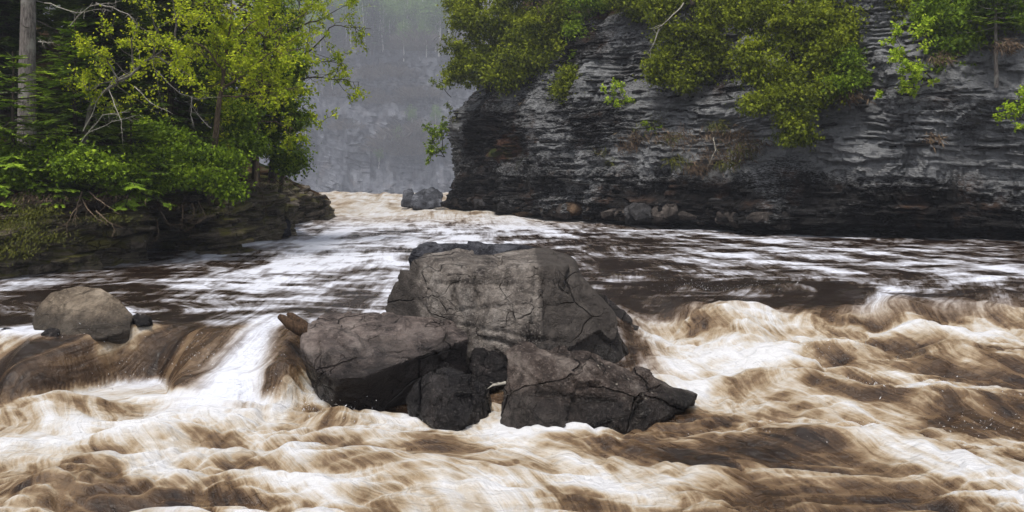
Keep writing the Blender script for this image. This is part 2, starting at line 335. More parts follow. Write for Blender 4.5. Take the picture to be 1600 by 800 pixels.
    # blobs of more / less foam: (px, py, level, rx, ry, amount)
    for (px, py, lv, rx, ry, am) in [(440, 612, 0.1, 0.22, 0.45, -0.25), (1090, 445, 0.7, 1.5, 0.45, -0.55), (1450, 462, 0.7, 3.0, 0.35, -0.30),
                                 (850, 655, 0, 0.9, 0.28, -0.50), (600, 640, 0, 0.5, 0.22, -0.35), (1020, 660, 0, 0.7, 0.3, -0.26), (640, 640, 0, 0.35, 0.2, -0.2), (100, 690, 0, 1.6, 0.5, 0.16), (620, 700, 0, 0.8, 0.25, -0.16),
                                 (480, 740, 0, 0.8, 0.25, -0.14), (900, 740, 0, 1.6, 0.35, 0.12), (830, 690, 0, 0.6, 0.25, 0.18), (1050, 520, 0.4, 0.6, 0.8, 0.2), (1150, 700, 0, 0.8, 0.5, -0.14),
                                 (1330, 500, 0.5, 1.3, 0.4, 0.10), (1540, 690, 0, 0.6, 0.35, 0.28), (1400, 770, 0, 1.3, 0.25, -0.16), (60, 620, 0, 1.0, 0.4, 0.2), (1180, 470, 0.6, 0.9, 0.25, 0.20),
                                 (350, 640, 0, 1.0, 0.25, 0.2), (80, 500, 0.7, 2.0, 0.7, -0.2), (300, 470, 0.7, 1.6, 1.1, -0.22), (120, 440, UP, 4, 1.6, -0.2), (60, 560, 0.3, 0.5, 0.6, 0.15)]:
        f = f + am*gb(px, py, lv, rx, ry)
    foot = sst(-2.9, -3.5, X)*sst(9.9, 10.4, Y)*sst(0.22, 0.02, zl)*sst(11.6, 11.0, Y)
    f = f + foot*(0.30+0.25*n_c)
    f = f*(1-steep*0.9) + steep*0.9*(0.15 + 0.34*n2(t*2.8, s_*0.12, 61) + 0.14*n2(t*9, s_*0.2, 62))
    f = f*(1-chute) + chute*(0.82 + 0.28*n2(t*6, s_*0.3, 63))
    V = np.stack([X, Y, z], -1).reshape(-1, 3)
    m = mesh_np('river_water', V, grid_faces(len(ys), nc), True, {'foam': f, 'pool': np.clip(np.maximum(upm*(1-farz), chute), 0, 1)})
    uv = m.uv_layers.new(name='flow')
    li = np.empty(len(m.loops), np.int32); m.loops.foreach_get('vertex_index', li)
    st = np.stack([t.ravel(), s_.ravel()], -1)[li].astype(np.float32)
    uv.data.foreach_set('uv', st.ravel())
    return m, (X, Y, z, f)
def mat_water():
    s = NT('tannin_river_water'); uv = s.n('ShaderNodeUVMap', uv_map='flow').outputs[0]
    p = s.pos(); pool = s.attr('pool'); foam = s.attr('foam')
    a = s.noise(s.mapv(uv, (2.4, 0.45, 1)), 1.0, 5, 0.6, 0.5)
    b = s.noise(s.mapv(uv, (8.5, 0.75, 1)), 1.0, 5, 0.6, 0.4)
    c = s.noise(s.mapv(uv, (27.0, 1.5, 1)), 1.0, 3, 0.6)
    d = s.noise(p, 4.2, 7, 0.68, 0.8)
    def term(x, k): return s.math('MULTIPLY', s.math('SUBTRACT', x, 0.5), k)
    e = s.noise(s.mapv(uv, (5.0, 2.2, 1)), 1.0, 7, 0.72, 0.9)
    st = s.math('ADD', s.math('ADD', s.math('ADD', term(e, 0.36), term(a, 0.52)), term(b, 0.52)), s.math('ADD', term(c, 0.20), term(d, 0.46)))
    Ff = s.math('ADD', foam, st, True)
    col = s.ramp(Ff, [(0.10, (0.010, 0.0048, 0.002)), (0.32, (0.048, 0.027, 0.013)), (0.47, (0.122, 0.077, 0.040)), (0.58, (0.24, 0.183, 0.117)), (0.72, (0.345, 0.312, 0.265)), (0.95, (0.45, 0.45, 0.46))])
    colp = s.ramp(Ff, [(0.22, (0.009, 0.004, 0.0018)), (0.38, (0.034, 0.022, 0.014)), (0.52, (0.17, 0.16, 0.165)), (0.78, (0.48, 0.495, 0.55))])  # pool ramp: bluish foam with sky sheen painted in
    col = s.mix(pool, col, colp)
    ro = s.ramp(Ff, [(0.2, 0.16), (0.45, 0.36), (0.7, 0.8)])
    rip = s.math('ADD', s.noise(s.mapv(p, (1.0, 3.2, 1)), 3.4, 6, 0.62, 0.5), s.math('MULTIPLY', c, 0.3))
    nb = s.bump(s.math('ADD', s.math('MULTIPLY', b, 1.0), s.math('MULTIPLY', d, 1.2)), 0.40, 0.06)
    nb = s.bump(rip, 0.8, 0.08, nb)
    return s.finish(col, ro, nb, 0.24)
M['water'] = mat_water()
river_m, RIV = build_river()
tag(link('river_water', river_m, M['water']), kind='structure')

# ------------------------------------------------------------------ cliffs and banks (a face that follows the waterline, then the slope behind it)
def resample(pts, step):
    p = np.array(pts, float)
    for _ in range(2):
        q = np.empty((2*len(p)-2, 2)); q[0::2] = 0.75*p[:-1]+0.25*p[1:]; q[1::2] = 0.25*p[:-1]+0.75*p[1:]
        p = np.vstack([p[:1], q, p[-1:]])
    d = np.r_[0, np.cumsum(np.linalg.norm(np.diff(p, axis=0), axis=1))]
    s = np.arange(0, d[-1], step)
    P = np.stack([np.interp(s, d, p[:, 0]), np.interp(s, d, p[:, 1])], -1)
    T = nrm(np.gradient(P, axis=0))
    k = max(3, int(0.8/step)); ker = np.ones(k)/k
    T = nrm(np.stack([np.convolve(np.pad(T[:, i], k//2, 'edge'), ker, 'valid')[:len(T)] for i in (0, 1)], -1))
    return s, P, np.stack([T[:, 1], -T[:, 0]], -1)
def layered(s, z, th, dip, seed, sharp=0.8):
    """outward offset of bedded shale: every bed has its own ragged edge"""
    zz = (z - dip*s + 0.12*n2(s*0.5, z*0.4, seed) + 0.05*n2(s*1.7, z, seed+1))/th
    zz = zz + 0.45*np.sin(zz*0.9 + seed) + 2.2*np.sin(zz*0.21 + 1.3*seed) + 1.1*n2(s*0.10, zz*0.12, seed+6)
    L = np.floor(zz); fr = zz-L
    def bed(L):
        k = np.zeros_like(L)
        c1 = np.floor(s/(0.9+0.5*_h(L, k, k, seed+7)) + 13.7*_h(L, k+1, k, seed+7)); c2 = np.floor(s/0.31 + 9.1*_h(L, k+2, k, seed+7))
        return 0.40*n2(s*0.6 + L*7.31, L*1.7, seed+2) + 0.42*_h(c1, L, k, seed+3) + 0.20*_h(c2, L, k+3, seed+4) + 0.12*n2(s*6.5+L*1.9, L*0.9, seed+5)
    a, b = bed(L), bed(L+1)
    w = sst(sharp, 1.0, fr)
    return a*(1-w) + b*w, L
SLOPE = {}
def wall(name, pts, step, nf, ns, z0, ztop, prof, relief, slope, back, th, dip, seed, mat, lich, soilf, amp=0.30, s0=0.0, backdir=(0, 1)):
    s, P, N = resample(pts, step); n = len(s); s = s+s0
    zt = ztop(s, P); rows = []; soil = []; lic = []
    v = np.linspace(0, 1, nf)[:, None]
    S = np.repeat(s[None, :], nf, 0); Z = z0 + v*(zt[None, :]-z0)
    lay, L = layered(S, Z, th, dip, seed)
    off = prof(S, Z, zt[None, :]) + relief(S, Z) + amp*lay + 0.06*f2(S*5, Z*9, 3, seed+9)
    Zd = Z + 0.04*f2(S*2, Z*3, 2, seed+8)
    Xf = P[None, :, 0] + N[None, :, 0]*off; Yf = P[None, :, 1] + N[None, :, 1]*off
    A = np.stack([Xf, Yf, Zd], -1); sl = soilf(S, Z, zt[None, :], off)
    w = (np.linspace(0, 1, ns)[1:, None]**1.5)*back
    S2 = np.repeat(s[None, :], ns-1, 0)
    k = sst(0, 1.5, w); kb = sst(0, 1.2, w); bx = -N[None, :, 0]*(1-kb)+backdir[0]*kb; by = -N[None, :, 1]*(1-kb)+backdir[1]*kb
    Z2 = Zd[-1:] + slope(S2, w) + k*(0.7*f2(S2*0.3, w*0.3, 3, seed+12) + 0.15*f2(S2*1.5, w*1.5, 3, seed+13))
    ke = np.ones(41)/41
    def ease(e): q = np.convolve(np.pad(e, 20, 'edge'), ke, 'valid')[None, :]; g = sst(0, 0.03*back, w); return e[None, :]*(1-g)+q*g
    B = np.stack([ease(Xf[-1])+bx*w, ease(Yf[-1])+by*w, Z2], -1)
    V = np.concatenate([A, B], 0); so = np.concatenate([sl, np.clip(0.5+w/2+0*S2, 0, 1.2)], 0)
    li = np.concatenate([lich(S, Z), np.zeros_like(S2)], 0)
    m = mesh_np(name, V.reshape(-1, 3), grid_faces(nf+ns-1, n)[:, ::-1], False, {'soil': so, 'lich': li})
    o = tag(link(name, m, mat), kind='structure'); SLOPE[name] = np.concatenate([A[-1:], B], 0).reshape(-1, 3)
    return o, A, N, s

# right hand cliff ------------------------------------------------
RP = [(1.0, 62), (-3.2, 54), (-4.6, 49), (-4.0, 45.2), (-2.0, 42.5), (0.3, 38.2), (4.1, 34.4), (7.5, 31.3), (11, 27.6), (16, 25.0), (21, 21.5), (25, 17)]
def r_prof(S, Z, zt):
    under = -0.9*sst(1.15, 0.72, Z)*sst(8, 26, S)
    band = 0.28*sst(0.95, 1.15, Z)*sst(2.0, 1.7, Z)*sst(30, 34, S)
    bat = -0.16*np.clip(Z-1.5, 0, 20) - 0.30*np.clip(Z-5.5, 0, 20) + 0.45*sst(1.5, 3.8, Z)*sst(24, 14, S)
    return under + band + bat
def r_rel(S, Z):
    Sw = S + 0.5*n2(S*0.4, Z*0.5, 78); jt = np.floor(3.2*n2(Sw*0.55, Z*0.30+4, 74))/3.2 + 0.5*np.floor(2.5*n2(Sw*1.4, Z*0.75, 79))/2.5
    return 1.1*f2(S*0.16, Z*0.10, 2, 71) + 0.70*f2(S*0.5, Z*0.35, 3, 72) + 0.55*jt
def r_lich(S, Z):
    d = 1-np.exp(-((S-52)/14.0)**2)
    right = sst(34, 50, S)
    return 0.42*right*sst(1.8, 4.0, Z) + 0.45*np.exp(-((S-51)/3.2)**2-((Z-4.6)/1.6)**2) + 0.05 + 0.46*f2(S*0.45, Z*0.6, 4, 75) + 0.30*np.exp(-((S-31)/2.5)**2-((Z-6.0)/3)**2) - 0.25*sst(1.6, 0.5, Z)
def r_soil(S, Z, zt, off):
    b = 0.9*np.exp(-((S-36.5)/2.8)**2-((Z-4.2)/1.0)**2) + 0.35*sst(zt-1.5, zt, Z) + 0.5*np.exp(-((S-26)/2.6)**2-((Z-5.2)/0.8)**2)
    return b + 0.42*(f2(S*0.6, Z*0.9, 3, 76)-0.15)
right_cliff, RA, RN, RS = wall('rock_cliff', RP, 0.08, 300, 30, 0.35, lambda s, P: 10.3 + 1.0*n2(s*0.2, s*0, 77), r_prof, r_rel,
    lambda S, w: 0.85*w, 34, 0.115, -0.012, 70, M['cliff'], r_lich, r_soil, 0.27, 12.2, (0.45, 0.89))
# left hand bank --------------------------------------------------
LP = [(-17, 10), (-15.5, 11.5), (-12.2, 14.8), (-10.3, 17.2), (-9.3, 19.6), (-9.5, 20.6), (-11.0, 22.6), (-11.0, 23.9), (-10.2, 24.2), (-9.4, 23.4), (-8.4, 22.1), (-7.7, 22.0), (-7.7, 23.2), (-9.0, 25.0), (-8.5, 26.2), (-7.9, 28.0), (-8.7, 30.5), (-9.6, 33), (-8.9, 35.5), (-8.3, 37.6), (-9.8, 41), (-14, 46)]
def l_ztop(s, P):
    return np.interp(P[:, 1], [7, 15, 20, 24, 29, 33, 36.5, 39, 54], [2.2, 2.3, 2.35, 2.75, 3.0, 3.0, 1.9, 1.8, 3.0])
def l_prof(S, Z, zt): return -0.18*np.clip(Z-0.7, 0, 9) + 0.22*sst(0.9, 2.0, Z) - 0.35*sst(zt-0.6, zt, Z)
def l_rel(S, Z): return 0.35*f2(S*0.35, Z*0.25, 2, 91) + 0.28*f2(S*1.1, Z*0.7, 3, 92)
left_bank, LA, LN, LS = wall('rock_bank', LP, 0.05, 110, 34, 0.35, l_ztop, l_prof, l_rel,
    lambda S, w: 0.36*np.minimum(w, 3) + 0.62*np.clip(w-3, 0, 40), 36, 0.13, 0.045, 90, M['bank'],
    lambda S, Z: 0.2*f2(S*0.5, Z*0.5, 2, 95), lambda S, Z, zt, off: 0.75*sst(zt-0.7, zt-0.05, Z) + 0.3*f2(S*0.7, Z, 3, 96) + 0.35*sst(13, 8, S)*sst(1.2, 2.2, Z), 0.36, 0.0, (-0.97, 0.24))
# far misty cliff -------------------------------------------------
FP = [(46, 118), (34, 100), (18, 93), (5, 92), (-8, 88), (-18, 86), (-30, 84), (-48, 76), (-70, 62), (-84, 40)]
FK = 6.0
FP = [(FK*x, FK*y) for x, y in FP][::-1]
def fz(s, P): return 97.0 + 16.0*n2(s*0.012, s*0, 101)
def f_prof(S, Z, zt): return -0.42*np.clip(Z-3.0, 0, 190) + 14*sst(9, -15, Z) - 7*sst(40, 52, Z)
def f_rel(S, Z):
    S = S/FK; Z = Z/FK
    ridge = 1-np.abs(f2(S*0.20 + Z*0.05, Z*0.05, 3, 102))*2
    blk = np.floor(3*n2(S*0.45, Z*0.16, 103))/3 + 0.5*np.floor(3*n2(S*0.9+9, Z*0.42, 108))/3
    return FK*(1.4*ridge + 1.3*blk + 0.8*f2(S*0.6, Z*0.4, 4, 104))
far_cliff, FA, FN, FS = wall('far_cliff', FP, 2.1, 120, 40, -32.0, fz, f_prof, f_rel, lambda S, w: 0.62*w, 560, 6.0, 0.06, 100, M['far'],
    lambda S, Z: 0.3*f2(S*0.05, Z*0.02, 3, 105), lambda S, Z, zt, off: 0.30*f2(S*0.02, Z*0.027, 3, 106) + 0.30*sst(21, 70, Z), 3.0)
# river bed reaching out under everything
gm = mesh_np('ground', np.array([[-1000, -60, -32.5], [1000, -60, -32.5], [1000, 1500, -32.5], [-1000, 1500, -32.5]]), [[0, 1, 2, 3]])
tag(link('ground', gm, M['bank']), kind='structure')

# ---- loose beds and blocks of the cliff feet: each a piece of its own
def plate_mesh(seed, n=8, thick=1.0):
    r = np.random.default_rng(seed); a = np.sort(np.linspace(0, 2*np.pi, n, endpoint=False)+r.uniform(-.3, .3, n))
    rad = r.uniform(0.62, 1.0, n); p = np.stack([np.cos(a)*rad, np.sin(a)*rad], -1)
    k = 0.90+0.05*r.random(n)
    V = [(x, y, -0.5*thick+0.1*r.random()) for x, y in p] + [(x*1.03, y*1.03, 0.2*thick) for x, y in p] + [(x*q, y*q, 0.5*thick+0.08*r.standard_normal()) for (x, y), q in zip(p, k)]
    m = bpy.data.meshes.new('slab'); f = [list(range(n))[::-1], [2*n+i for i in range(n)]]
    for q in (0, n): f += [[q+i, q+(i+1) % n, q+n+(i+1) % n, q+n+i] for i in range(n)]
    m.from_pydata(V, [], f); m.update(); return m
def block_mesh(seed):
    r = np.random.default_rng(seed); bm = bmesh.new()
    for v in nrm(r.normal(size=(22, 3))): bm.verts.new(Vector(np.sign(v)*np.abs(v)**0.55*r.uniform(0.8, 1.1)))
    bmesh.ops.convex_hull(bm, input=bm.verts[:]); bmesh.ops.delete(bm, geom=[v for v in bm.verts if not v.link_faces], context='VERTS')
    m = bpy.data.meshes.new('block'); bm.to_mesh(m); bm.free(); return m
PL = [plate_mesh(200+i, 7+i % 3) for i in range(8)]; BL = [block_mesh(300+i) for i in range(6)]
def put_plates(parent, A, N, mats, count, zr, sr, size, seed, dip, name='slab'):
    r = np.random.default_rng(seed); nr, ncol = A.shape[:2]
    ms = [m.copy() for m in PL]
    for i, m in enumerate(ms): m.materials.append(mats[i % len(mats)])
    k = 0
    for _ in range(count*20):
        j = int(r.uniform(sr[0], sr[1])*(ncol-1)); i = int(r.integers(0, nr-1)); p = A[i, j]
        if not (zr[0] < p[2] < zr[1]): continue
        o = link(name, ms[k % len(ms)], None, parent); w = r.uniform(*size)
        o.scale = (w*r.uniform(0.8, 1.5), w*r.uniform(0.45, 0.8), w*r.uniform(0.10, 0.24))
        ang = math.atan2(N[j, 1], N[j, 0])
        o.location = Vector(p) - Vector((N[j, 0], N[j, 1], 0))*(0.28*w)
        o.rotation_euler = (r.normal(0, .05), dip+r.normal(0, .05), ang+math.pi/2+r.normal(0, .18)); k += 1
        if k >= count: break
put_plates(right_cliff, RA, RN, [M['slab']], 260, (0.9, 8.5), (0.28, 0.83), (0.25, 0.65), 5, 0.0)
put_plates(left_bank, LA, LN, [M['bslab']], 230, (0.6, 2.3), (0.08, 0.80), (0.3, 1.0), 6, -0.12)
def foot_blocks():
    r = np.random.default_rng(9); ms = []
    for mt in ('block', 'block3', 'block2'):
        for m in BL: q = m.copy(); q.materials.append(M[mt]); ms.append(q)
    j = int(np.argmin(np.abs(RS-31))); j1 = int(np.argmin(np.abs(RS-52)))
    while j < j1:
        w = r.uniform(0.4, 1.0)*r.choice([0.6, 1.0, 1.2]); jc = min(j+int(w/0.08/2), RA.shape[1]-1); N = RN[jc]
        h = r.uniform(0.18, 0.40)*(1 if w > 0.4 else 0.8); zc = 1.34-0.006*(RS[jc]-31)**1.0+r.normal(0, .07)
        i = int(np.argmin(np.abs(RA[:, jc, 2]-zc))); p = RA[i, jc]
        u = r.random(); o = link('block', ms[int(r.integers(6))+(12 if (abs(RS[jc]-41) < 3 and u < .6) else 6 if u < .45 else 0)], None, right_cliff)
        o.scale = (w*0.68, r.uniform(0.3, 0.55), h*1.1); q = r.uniform(0.30, 0.50); o.location = (p[0]-N[0]*q, p[1]-N[1]*q, zc)
        o.rotation_euler = (r.normal(0, .16), r.normal(0, .14), math.atan2(N[1], N[0])+math.pi/2+r.normal(0, .22))
        j += max(2, int(w*r.uniform(0.7, 0.98)/0.08))
foot_blocks()

# ------------------------------------------------------------------ boulders
WATER_PTS = []
def boulder(name, pts, mat, label, voxel=0.03, smooth=4, amp=0.05, seed=0, cracks=(), strata=0.0, cat='boulder', chip=0.03, flake=0.02, crack=1.0, stain_shade=None, parent=None):
    P = np.array([at(*q) for q in pts]); bm = bmesh.new()
    for p in P: bm.verts.new(p)
    bmesh.ops.convex_hull(bm, input=bm.verts[:])
    loose = [v for v in bm.verts if not v.link_faces]
    bmesh.ops.delete(bm, geom=loose, context='VERTS')
    m0 = bpy.data.meshes.new('hull'); bm.to_mesh(m0); bm.free()
    o = bpy.data.objects.new('hull', m0); COL.objects.link(o)
    md = o.modifiers.new('r', 'REMESH'); md.mode = 'VOXEL'; md.voxel_size = voxel
    sm = o.modifiers.new('s', 'SMOOTH'); sm.iterations = smooth; sm.factor = 0.6
    dg = bpy.context.evaluated_depsgraph_get(); m = bpy.data.meshes.new_from_object(o.evaluated_get(dg))
    bpy.data.objects.remove(o); m.name = name
    n = len(m.vertices); V = np.empty(n*3, np.float32); m.vertices.foreach_get('co', V); V = V.reshape(-1, 3).astype(float)
    Nn = np.empty(n*3, np.float32); m.vertex_normals.foreach_get('vector', Nn); Nn = Nn.reshape(-1, 3)
    d = 0.7*amp*f3(V, 1.1, 3, seed) + 0.45*amp*f3(V, 4.0, 4, seed+5) - chip*np.clip(f3(V, 2.2, 3, seed+9)-0.12, 0, 1)*2
    # flaked facets
    rr_ = np.random.default_rng(900+seed); K = 34; lo, hi = V.min(0), V.max(0); C = rr_.uniform(lo, hi, (K, 3)); Vw = V+0.05*np.stack([f3(V, 1.8, 2, seed+30+i) for i in range(3)], -1)
    cell = np.argmin(((Vw[:, None, :]-C[None])**2).sum(-1), 1); tilt = rr_.normal(0, 1, (K, 3))
    d += flake*(0.8*rr_.normal(size=K)[cell] + 4.0*((V-C[cell])*tilt[cell]).sum(1))
    for fr_, dp_, w_ in ((0.8, 0.040, 0.026), (1.9, 0.014, 0.040)):
        q_ = f3(V, fr_, 3, seed+50+int(fr_*10)); d -= crack*dp_*np.exp(-(q_/w_)**2)*sst(-0.25, 0.15, f3(V, 0.7, 2, seed+60))
    if strata: d += strata*np.sin((V[:, 2]+0.25*V[:, 0]+0.1*f3(V, 1.5, 2, seed+3))*24)*np.clip(f3(V, 1.0, 2, seed+4)+0.4, 0, 1)
    for (q, nv, dep, wid, ms) in cracks:
        p0 = at(*q); nv = nrm(np.array(nv, float)); dist = (V-p0)@nv + 0.10*f3(V, 1.6, 3, seed+21)
        rr = np.linalg.norm(V-p0, axis=1)
        d -= dep*np.exp(-(dist/wid)**2)*sst(ms, ms*0.7, rr)
    V = V + Nn*d[:, None]
    sv = np.zeros(n) if stain_shade is None else stain_shade(V)+0.35*f3(V, 1.7, 4, seed+40)
    WATER_PTS.append(V[(V[:, 2] > -0.3) & (V[:, 2] < 1.0)][::3].copy())
    c = V.mean(0); c[2] = V[:, 2].min(); V -= c
    m.vertices.foreach_set('co', V.astype(np.float32).ravel()); m.polygons.foreach_set('use_smooth', np.ones(len(m.polygons), bool)); m.update()
    a_ = m.attributes.new('stain_shade', 'FLOAT', 'POINT'); a_.data.foreach_set('value', sv.astype(np.float32))
    m.materials.clear(); m.materials.append(mat)
    ob = bpy.data.objects.new(name, m); COL.objects.link(ob); ob.location = Vector(c)
    if parent is not None: ob.parent = parent
    else: tag(ob, label, cat)
    return ob

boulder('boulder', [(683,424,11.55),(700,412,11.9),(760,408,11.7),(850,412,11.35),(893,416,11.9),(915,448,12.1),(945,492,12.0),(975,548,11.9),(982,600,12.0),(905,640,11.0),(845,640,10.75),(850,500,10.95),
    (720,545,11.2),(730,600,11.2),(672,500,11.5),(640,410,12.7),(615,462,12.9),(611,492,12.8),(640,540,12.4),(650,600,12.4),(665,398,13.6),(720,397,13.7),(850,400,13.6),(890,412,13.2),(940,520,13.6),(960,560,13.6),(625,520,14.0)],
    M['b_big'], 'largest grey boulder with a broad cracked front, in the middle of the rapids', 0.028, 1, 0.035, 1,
    cracks=[((740,470,11.4),(1,0.2,0.06),0.06,0.028,0.85),((700,460,11.6),(1,0.5,0.05),0.09,0.05,1.0),((820,545,11.1),(0.2,0,1),0.06,0.03,0.8),((760,440,11.5),(0.05,0,1),0.03,0.026,0.9),((790,520,11.2),(0.1,0,1),0.035,0.028,0.9),((770,480,11.3),(-0.12,0,1),0.025,0.026,0.7),((855,470,11.1),(1,0.2,0.3),0.05,0.06,1.0),((930,500,12),(1,0,0.6),0.06,0.05,0.7),((640,440,12.8),(0.1,0,1),0.05,0.03,0.6),((890,430,11.9),(1,0,-0.5),0.08,0.05,0.5)], strata=0.008, flake=0.024, stain_shade=lambda V: 1.1*sst(0.25, 0.55, V[:, 0]) + 0.75*sst(-1.15, -1.5, V[:, 0]))
boulder('boulder', [(638,405,13.9),(645,388,14.0),(672,380,14.1),(735,378,14.2),(800,379,14.3),(838,386,14.3),(852,402,14.2),(850,412,13.9),(700,400,13.75),(660,440,13.7),(840,440,13.8),(650,440,15),(845,440,15.2),(670,384,15.2),(800,384,15.3)],
    M['b_slate'], 'dark slate grey boulder lying behind the largest boulder', 0.03, 3, 0.06, 2, cracks=[((765,395,14),(1,0,0.7),0.07,0.05,0.7),((700,395,14),(1,0.2,-0.4),0.08,0.05,0.6)])
boulder('boulder', [(690,404,13.3),(698,390,13.45),(715,387,13.5),(738,391,13.5),(742,402,13.3),(720,410,13.1),(690,420,13.2),(745,420,13.3),(700,420,13.8),(740,420,13.8)],
    M['b_big'], 'small rounded rock wedged on top of the largest boulder at its back', 0.025, 4, 0.04, 3)
boulder('boulder', [(478,502,10.7),(510,486,11.4),(548,487,11.6),(640,498,11.7),(700,500,11.5),(727,517,10.9),(733,528,10.7),(640,560,9.95),(565,590,9.6),(528,592,9.55),(492,578,9.8),(474,540,10.2),
    (733,580,10.8),(700,612,10.6),(600,640,10.0),(520,650,10.0),(490,620,10.1),(480,600,11.2),(700,600,12.0),(520,560,12.0)],
    M['b_flat'], 'flat topped brown boulder left of the largest one, undercut in front', 0.024, 1, 0.028, 4, cracks=[((545,545,10.1),(1,0.9,0.2),0.05,0.02,0.4)], chip=0.04, flake=0.018, stain_shade=lambda V: 0.8*sst(0.62, 0.40, V[:, 2]-0.10*(V[:, 0]+2.2)))  # front below the lip darkened: shade of the undercut put into the colour
boulder('boulder', [(636,625,9.55),(645,605,9.6),(665,585,9.65),(700,575,9.7),(740,583,9.7),(765,605,9.7),(771,640,9.65),(765,668,9.5),(735,650,9.2),(700,620,9.25),(680,672,9.15),(660,655,9.3),(720,680,9.15),(640,660,9.6),(660,640,10.3),(760,640,10.3),(700,600,10.3)],
    M['b_dark'], 'small round wet black boulder in front of the flat topped one', 0.018, 2, 0.045, 5, cracks=[((690,600,9.3),(1,0.3,0.8),0.08,0.04,0.3),((735,620,9.4),(1,0,0.35),0.03,0.02,0.5),((750,620,9.5),(1,0,0.35),0.03,0.02,0.5)], chip=0.06, flake=0.02)
boulder('boulder', [(778,620,9.5),(782,585,9.65),(800,556,9.8),(826,538,10.0),(880,536,10.1),(930,556,10.1),(1010,582,10.0),(1094,620,9.75),(1092,634,9.6),(1010,620,9.35),(900,565,9.6),(850,560,9.5),(830,640,9.05),(860,672,8.95),(960,664,9.1),(1050,648,9.4),
    (785,660,9.3),(800,690,9.2),(950,690,9.1),(800,640,10.6),(900,620,11),(1060,640,10.5)],
    M['b_right'], 'dark wedge shaped boulder tapering to the right at the foot of the largest one', 0.022, 1, 0.04, 6,
    cracks=[((900,625,9.1),(0.12,0,1),0.07,0.03,0.55),((840,590,9.5),(0.5,0,1),0.05,0.02,0.35),((960,600,9.4),(0.3,0,1),0.03,0.02,0.8),((880,560,9.8),(0.35,0,1),0.03,0.02,0.7),((910,640,9.05),(1,0,0.7),0.03,0.02,0.3)], strata=0.008, chip=0.06, flake=0.035)
boulder('boulder', [(915,462,13.0),(925,455,13.2),(950,462,13.2),(975,480,13.1),(991,500,13.0),(990,520,12.8),(970,540,12.5),(930,520,12.5),(985,545,12.9),(930,480,14),(980,510,13.9),(940,560,13)],
    M['b_dark'], 'dark jagged boulder at the right shoulder of the largest one', 0.025, 2, 0.06, 7, chip=0.07)
boulder('boulder', [(735,560,10.9),(740,545,11.0),(775,540,11.1),(795,560,10.9),(800,600,10.7),(760,610,10.5),(735,600,10.6),(740,600,11.6),(800,580,11.6)],
    M['b_dark'], 'shadowed brown rock in the gap between the largest boulder and the round one', 0.03, 3, 0.05, 8)
boulder('boulder', [(47,500,11.6),(55,478,11.7),(80,455,11.8),(125,446,11.9),(160,450,11.9),(190,470,11.8),(212,492,11.6),(208,512,11.4),(160,528,11.05),(90,526,11.1),(52,518,11.3),(70,545,11.2),(200,545,11.4),(60,500,12.6),(200,500,12.6),(120,460,12.7),(120,540,11.1)],
    M['b_left'], 'smooth brown boulder alone at the left lip of the cascade', 0.024, 7, 0.045, 9, cracks=[((90,485,11.3),(1,0.3,0.12),0.03,0.016,0.5)], chip=0.015, flake=0.004, crack=0.35)
boulder('rock', [(205,496,11.7),(222,486,11.8),(236,494,11.7),(240,505,11.6),(215,510,11.5),(230,515,12),(205,515,12)], M['b_dark'], 'wet black rock peeking out right of the smooth brown boulder', 0.02, 3, 0.03, 10, cat='rock')
boulder('rock', [(62,522,11.0),(78,511,11.1),(92,516,11.0),(94,532,10.9),(70,540,10.9),(60,536,11.0),(80,530,11.4)], M['b_dark'], 'small wet black rock at the foot of the smooth brown boulder', 0.018, 3, 0.03, 11, cat='rock')
boulder('rock', [(-12,525,11.2),(8,515,11.3),(30,518,11.3),(37,530,11.2),(20,540,11.0),(-10,540,11.0),(10,530,11.8)], M['b_slate'], 'small grey rock at the very left edge of the water', 0.02, 4, 0.03, 12, cat='rock')
boulder('boulder', [(625,314,46),(631,297,46.5),(644,294,47),(650,312,45.5),(626,324,46),(652,326,45.5),(640,320,49)], M['b_farg'], 'left one of two pale grey boulders at the far rapids', 0.10, 0, 0.12, 13, chip=0.05, flake=0.012, crack=0.0)
boulder('boulder', [(638,318,44.5),(646,304,45.2),(660,293,46),(678,291,46.5),(692,300,46),(692,324,45),(668,328,44),(646,328,44.5),(670,320,49),(655,318,49)], M['b_farg'], 'larger of two pale grey boulders at the far rapids beside the headland', 0.10, 0, 0.15, 14, chip=0.05, flake=0.012, crack=0.0)
boulder('rock', [(440,352,27.8),(448,338,28.2),(455,345,28),(456,368,27.5),(442,372,27.4),(448,365,29)], M['b_slate'], 'upright dark rock at the waterline of the mossy bank', 0.05, 2, 0.05, 15, cat='rock')

